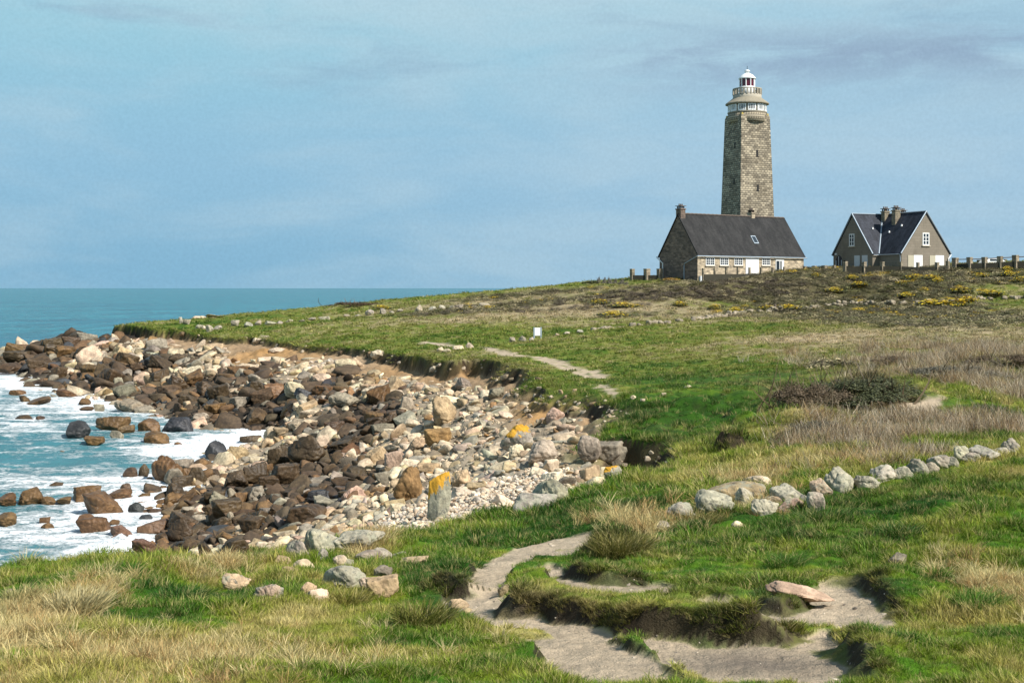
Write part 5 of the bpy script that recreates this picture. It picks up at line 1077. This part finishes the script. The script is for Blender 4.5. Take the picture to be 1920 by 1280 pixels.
NP = 420
j, i, pp = choose(np.clip(np.minimum(TW/.2, (1-TW)/.3), 0, 1)*(YY > 31)*(HU-HB > .2), NP, 31, 150, 2.3); n = NP
wr = np.exp(rng.normal(math.log(3.0), .45, n))/F*pp[:, 1]; scl = np.stack([wr*rng.uniform(.9, 1.4, n), wr, wr*.75], -1)
cc = np.array([(.42,.36,.27),(.30,.24,.16),(.46,.38,.28),(.16,.11,.06)])[rng.integers(0, 4, n)]*rng.uniform(.75, 1.15, n)[:, None]
scatter('bank_stones', pp, np.stack([rng.normal(0, .4, n), rng.normal(0, .4, n), rng.uniform(0, 6.28, n)], -1), scl, cc, rng.integers(0, 12, n), SM, M_shingle, 'small stones sticking out of the eroded turf bank above the cove', 'stones')
NP = 1500
j, i, pp = choose(path_m*TW, NP, 6.5, 30, 2.2); n = NP
wr = np.exp(rng.normal(math.log(1.5), .5, n))/F*pp[:, 1]; scl = np.stack([wr*rng.uniform(.9, 1.3, n), wr, wr*.7], -1)
cc = np.array([(.42,.36,.28),(.25,.21,.17),(.52,.46,.38),(.14,.12,.10)])[rng.integers(0, 4, n)]*rng.uniform(.75, 1.15, n)[:, None]
scatter('path_grit', pp, np.stack([rng.normal(0, .3, n), rng.normal(0, .3, n), rng.uniform(0, 6.28, n)], -1), scl, cc, rng.integers(0, 4, n), SM[:4], M_shingle, 'loose grit and small chips of stone on the sandy footpath', 'grit')

# row of boulders along the far turf, each apart
FAR = [(371,597,34,5,'r','pl'),(400,596,40,5,'r','pl'),(338,606,8,12,'a','gr'),(350,608,14,9,'a','gr'),(372,616,14,8,'a','gr'),(382,617,10,7,'r','pl'),(392,622,14,13,'a','gr'),(408,618,20,8,'r','gr'),(332,597,9,5,'r','pk'),
 (441,611,15,11,'a','gr'),(465,613,20,10,'r','gr'),(484,610,15,10,'r','gr'),(505,610,24,10,'r','gr'),(524,607,14,7,'r','gr'),(543,604,17,7,'r','gr'),(566,604,14,5,'r','gr'),(585,601,19,7,'r','gr'),(608,600,21,7,'a','gr'),(650,594,15,5,'r','gr'),(672,593,17,4,'r','gr'),
 (692,591,18,12,'b','gr'),(717,589,20,12,'b','gr'),(735,587,12,5,'r','gr'),(750,585,13,7,'r','gr'),(786,586,19,15,'b','gr'),(811,583,19,9,'r','gr'),(828,580,16,9,'r','gr'),(848,580,10,8,'a','gr'),(861,580,17,9,'a','gr'),(888,577,16,5,'r','gr'),(908,576,26,8,'b','gr'),
 (825,659,16,9,'r','pl'),(838,661,18,8,'r','pl'),(858,656,30,9,'r','pl'),(880,653,18,11,'r','pl'),(961,641,13,10,'b','gr'),(980,641,19,12,'b','gr'),(996,640,13,9,'r','gr'),(1045,630,10,6,'r','pl'),(1063,627,15,6,'r','gr'),(1088,625,16,8,'r','gr'),(1290,727,18,5,'r','pl'),(1205,753,10,6,'a','pl'),(1188,748,12,7,'a','pl'),(1052,739,9,9,'a','tn'),(1060,747,8,7,'r','tn'),(1078,735,8,6,'a','tn'),(1245,741,10,5,'a','pl')]
NMF = {'b': 'big', 'r': 'low rounded', 'a': 'pointed'}
where_far = lambda u, v: ('on the grassy headland tip' if u < 425 else 'in the row of boulders along the far turf left of the scrub' if u < 640 else 'below the dark scrub mound' if u < 770 else 'ending the far boulder row' if v < 600 else 'beside the worn path' if u < 900 else 'by the white board' if u < 1010 else 'right of the white board' if u < 1100 else 'near the path gap')
ordn = ['first','second','third','fourth','fifth','sixth','seventh','eighth','ninth','tenth','eleventh','twelfth']; cnt = {}
for (u, vb, w_, h_, k, c) in FAR:
    wh = where_far(u, vb); key = (k, c, wh); cnt[key] = cnt.get(key, 0)+1
    stone(u, vb, w_, h_, k, c, '%s %s stone, %s from the left, %s' % (NMF[k], {'pl': 'pale', 'gr': 'grey', 'pk': 'pinkish', 'tn': 'tan'}[c], ordn[cnt[key]-1], wh.replace('in the row of boulders along the far turf left of the scrub', 'in far turf row')), 'stone', 'field_stone', group='boulders along the far turf', mat=M_rock, sink=.4)

# old dry stone wall across the field
def wall_line(L, name, label, gap, wpx, rows_=2):
    base = hit(*L[0]); root = tag(empty(name, tuple(base)), label, 'wall'); vs, fs = [], []; d, f = ICO3[0], ICO3[1]; off = 0
    W = [hit(u, v) for u, v in L]
    for a, c in zip(W[:-1], W[1:]):
        Ls = np.hypot(c[0]-a[0], c[1]-a[1]); nst = max(1, int(Ls/(wpx/F*a[1]*.62)))
        for q in range(nst):
            if rng.random() < gap: continue
            for rr in range(rows_):
                tt = (q + rng.random())/nst; x, y = a[0]+(c[0]-a[0])*tt, a[1]+(c[1]-a[1])*tt + rng.normal(0, .2); s = wpx/F*y/2*rng.uniform(.35, 1.15)
                me = SM[rng.integers(0, 8)]; p = np.array([vv.co[:] for vv in me.vertices]); ang = rng.uniform(0, 6.28); ca, sa = math.cos(ang), math.sin(ang)
                p = p*[s*1.2, s, s*.8]; p = np.c_[p[:, 0]*ca-p[:, 1]*sa, p[:, 0]*sa+p[:, 1]*ca, p[:, 2]] + [x-base[0], y-base[1], height(x, y)-base[2] + s*(.35 + 1.0*rr)]
                vs.append(p); fs.append(f + off); off += len(p)
    me = mesh_np('stones', np.concatenate(vs), None, np.concatenate(fs)); o = link('stones', me, M_rock, root); o.color = (.27,.235,.18,1); return root
wall_line([(1112,619),(1150,616),(1180,612),(1230,606),(1290,603)], 'drystone_wall', 'ruined low stone wall left part, between the white board and the gorse', .25, 11, 1)
wall_line([(1300,601),(1350,594),(1400,588),(1450,583),(1500,581),(1545,576),(1600,572),(1640,571),(1680,570)], 'drystone_wall', 'low drystone wall below the gorse in the middle of the slope', .18, 8, 2)
wall_line([(1690,569),(1760,567),(1815,562),(1870,560),(1930,557),(1990,555)], 'drystone_wall', 'right hand low drystone wall running behind the yellow gorse', .35, 9, 1)

# ------------------------------------------------------------------ board, post, car
p = hit(1008, 634); bd = tag(empty('information_board', tuple(p), .15), 'white information board on two thin legs standing in the field', 'sign'); k = p[1]/F
MB().box(-5.2*k, 5.2*k, -.03, .03, 5*k, 20*k).build('panel', M_white, bd)
for s in (-1, 1): MB().box(s*5.2*k-.05+s*.055, s*5.2*k+.05+s*.055, -.05, .05, -.3, 20.6*k).build('leg', M_zinc, bd)
p = hit(1454, 583); MB_ = MB().box(-.09, .09, -.09, .09, -.3, 13/F*p[1], .015); po = MB_.build('wooden_post', M_pot); po.location = tuple(p); po.rotation_euler = (.04, -.05, .3); tag(po, 'single dark wooden post standing in the drystone wall', 'post')
cp = P(1866, 497, 172); cr = tag(empty('parked_car', (cp[0], cp[1], cp[2]-.55), .1), 'pale car mostly hidden behind the mossy pillared wall', 'car')
body = MB().add([(x, y, z) for x, z, hw in ((-2.1,.35,.75),(2.1,.35,.75),(2.15,.75,.78),(1.2,.92,.80),(.55,1.42,.62),(-1.1,1.45,.62),(-1.9,.98,.80),(-2.15,.8,.78)) for y in (-hw, hw)],
   [(0,1,3,2)]+[(2*a, 2*a+1, 2*((a+1)%8)+1, 2*((a+1)%8)) for a in range(1, 8)]+[tuple(2*a for a in range(8)), tuple(2*a+1 for a in reversed(range(8)))])
body.build('body', M_white, cr)
MB().box(-1.05, .5, -.73, -.70, .98, 1.36).build('window', M_glass, cr)
for x in (-1.3, 1.3):
    for y in (-.74, .74):
        wl = MB().lathe([(.32,-.1),(.32,.1)], 20).build('wheel', M_dark, cr); wl.location = (x, y, .32); wl.rotation_euler = (math.pi/2, 0, 0)

# ------------------------------------------------------------------ gorse, shrubs
def plant_mat(name, c0, c1):
    m, t, b = base_mat(name); bl = t.new('ShaderNodeAttribute', attribute_name='blade').outputs['Fac']
    t.put(b.inputs['Base Color'], t.mix(bl, c0, c1)); b.inputs['Roughness'].default_value = .7; return m
M_gleaf = plant_mat('gorse_leaves', (.030,.045,.010), (.085,.090,.025)); M_gflow = plant_mat('gorse_flowers', (.58,.38,.006), (.80,.60,.03))
M_ever = plant_mat('evergreen_leaves', (.020,.026,.007), (.080,.088,.026)); M_brown = plant_mat('brown_twigs', (.055,.038,.018), (.14,.095,.05)); M_grey = plant_mat('grey_green_twigs', (.07,.065,.045), (.16,.145,.10))
GF = [leaf_clump('foliage', 260, .12, flat=.9) for _ in range(3)]; GB = [leaf_clump('flowers', 300, .12, flat=1.3, up=1.2) for _ in range(3)]
GORSE = [(1168,577,60,14,'left clump with dark scrub behind it, below the stone house'),(1152,594,66,9,'flat patch low on the heath left of the drystone wall'),(1125,570,40,8,'dull patch at the left end of the heather band'),(1275,574,30,9,'small clump on the slope under the stone house'),
 (1380,586,40,8,'sparse clump beside the lichen spotted stones'),(1440,582,40,10,'left half of the bright patch at the drystone wall'),(1480,581,50,13,'right half of the bright patch at the drystone wall'),(1745,574,50,16,'left part of the largest yellow patch on the right slope'),(1785,574,56,20,'middle of the largest yellow patch on the right slope'),(1815,565,30,12,'right tip of the largest yellow patch'),
 (1597,524,26,10,'single clump in front of the arched door of the grey house'),(1712,524,40,8,'clump in front of the white doors of the grey house'),(1745,524,46,9,'wide clump right of the white doors'),(1758,530,30,6,'low clump just below the wide one'),(1690,535,26,7,'small clump below the grey house'),(1838,520,34,9,'clump below the mossy pillared wall'),(1890,518,30,14,'tall clump under the mossy wall near the right edge'),(1912,528,26,12,'clump at the right edge of the picture'),
 (1610,536,34,8,'sparse clump left below the grey house'),(1565,548,40,6,'thin patch on the middle of the slope'),(1800,548,50,8,'thin yellow band on the right slope'),(1860,553,50,8,'thin band at right above the drystone wall'),(1700,558,40,6,'thin patch above the drystone wall'),(1340,580,26,6,'scattered flowers on the heath left of the post'),(715,580,40,6,'yellow patch below the dark scrub mound far left'),(1888,508,26,8,'clump growing at the foot of the mossy wall'),(1530,520,20,5,'tiny clump between the two houses')]
for n_, (u, vb, w_, h_, lab) in enumerate(GORSE):
    p = hit(u, vb); k = p[1]/F; g_ = tag(empty('gorse_bush', tuple(p), rng.uniform(0, 6)), 'yellow flowering gorse, ' + lab, 'gorse', 'yellow gorse in flower on the slope')
    s = (w_*k/2*1.25, max(w_*k/2*1.1, 1.4), max(h_*k*.75, .5)); g_.location.z += .10; g_.rotation_euler[2] = rng.uniform(-.3, .3)
    f1 = link('foliage', GF[n_ % 3], M_gleaf if not GF[n_ % 3].materials else None, g_); f1.scale = (s[0]*1.1, s[1]*1.1, s[2]*.85)
    f2 = link('flowers', GB[n_ % 3], M_gflow if not GB[n_ % 3].materials else None, g_); q_ = 1.05 if 1730 < u < 1830 and vb > 560 else .78; f2.scale = (s[0]*q_, s[1]*q_, s[2]*1.05)
def shrub(name, u, vb, w_, h_, n, leaf, mat, label, dep=.8, cone=False, cat='shrub'):
    p = hit(u, vb); k = p[1]/F; me = leaf_clump('foliage', n, leaf, flat=1.0)
    if not cone:
        cs = [(math.cos(a)*q, math.sin(a)*q, .1 + .62*math.sqrt(max(0, 1-q*q))*random.uniform(.6, 1.1), random.uniform(.16, .36)) for a, q in ((random.uniform(0, 6.28), math.sqrt(random.random())*.88) for _ in range(26))]
        for f_ in range(n):
            c4 = random.choice(cs); k4 = [me.vertices[4*f_+q].co for q in range(4)]; m4 = (k4[0]+k4[1]+k4[2]+k4[3])/4; t4 = Vector((c4[0]+m4.x*c4[3], c4[1]+m4.y*c4[3], c4[2]+(m4.z-.3)*c4[3]))
            for q in k4: q += t4 - m4
    if cone:
        for v in me.vertices: q = 1 - .8*max(v.co.z, 0); v.co.x = v.co.x*q + .35*max(v.co.z, 0)*cone; v.co.y *= q
    r = tag(empty(name, (p[0], p[1] + w_*k*.5*dep*.6, p[2] - .05)), label, cat); f = link('foliage', me, mat, r); f.scale = (w_*k/2, w_*k/2*dep, h_*k)
    sm = MB(); random.seed(u)
    for q in range(5): a = random.uniform(0, 6.28); sm.tube([(0,0,-.1),(.2*w_*k*math.cos(a)*.6, .2*w_*k*math.sin(a)*.6, h_*k*.35),(.45*w_*k*math.cos(a)*.6, .45*w_*k*math.sin(a)*.6, h_*k*.7)], .012*max(1, h_*k), 5)
    sm.build('stem', M_pot, r)
    if w_ > 60: tg = link('branches', twig_mesh('branches', 60, 1.15), M_brown, r); tg.scale = (w_*k*.48, w_*k*.48*dep, h_*k*1.1)
    return r
shrub('evergreen_shrub', 1625, 768, 250, 74, 16000, .022, M_ever, 'dark evergreen wind shaped shrub mound on the right slope', .7)
shrub('twiggy_shrub', 1520, 768, 170, 60, 13000, .024, M_brown, 'brown twiggy shrub mound left of the dark evergreen shrub', .6)
shrub('twiggy_shrub', 1800, 712, 190, 34, 9000, .024, M_grey, 'grey twiggy scrub thicket behind the little sandy path patch', .6)
shrub('twiggy_shrub', 1890, 690, 150, 34, 7000, .026, M_brown, 'dark brown scrub thicket at the right edge of the slope', .6)
shrub('twiggy_shrub', 1545, 822, 150, 44, 8000, .020, M_grey, 'grey leafless thicket on the slope in front of the evergreen shrub', .6)
shrub('twiggy_shrub', 1690, 682, 120, 20, 5000, .030, M_brown, 'thin dark scrub line behind the evergreen shrub', .5)
shrub('evergreen_shrub', 1860, 782, 110, 30, 5000, .018, M_ever, 'small dark green bush right of the little sandy path patch', .7)
shrub('heather_mound', 668, 576, 108, 13, 3500, .05, M_brown, 'long dark brown scrub mound on the skyline left of the houses', .25)
for u, vb, w_, h_, lab, mt, cn in ((1108,533,34,9,'low green windswept bush at the left of the skyline bushes',M_ever,0),(1122,530,12,14,'small green pointed bush on the skyline',M_grey,1),(1133,531,12,15,'second pointed bush of the skyline group, grey',M_grey,1),(1144,532,16,16,'tallest pointed grey bush of the skyline group',M_grey,-1),
  (1153,532,12,13,'narrow pointed bush right of the tallest skyline bush',M_grey,1),(1165,533,20,13,'broad pointed grey bush near the left garden wall',M_grey,1),(1174,534,14,9,'lowest pointed bush touching the left garden wall',M_grey,1)):
    shrub('skyline_bush', u, vb, w_, h_, 900, .10, mt, lab, .8, cn)
shrub('rusty_bush', 1258, 528, 34, 11, 900, .10, plant_mat('rusty_leaves', (.20,.11,.02), (.36,.22,.05)), 'rust coloured low bush in front of the stone house gable', .7)
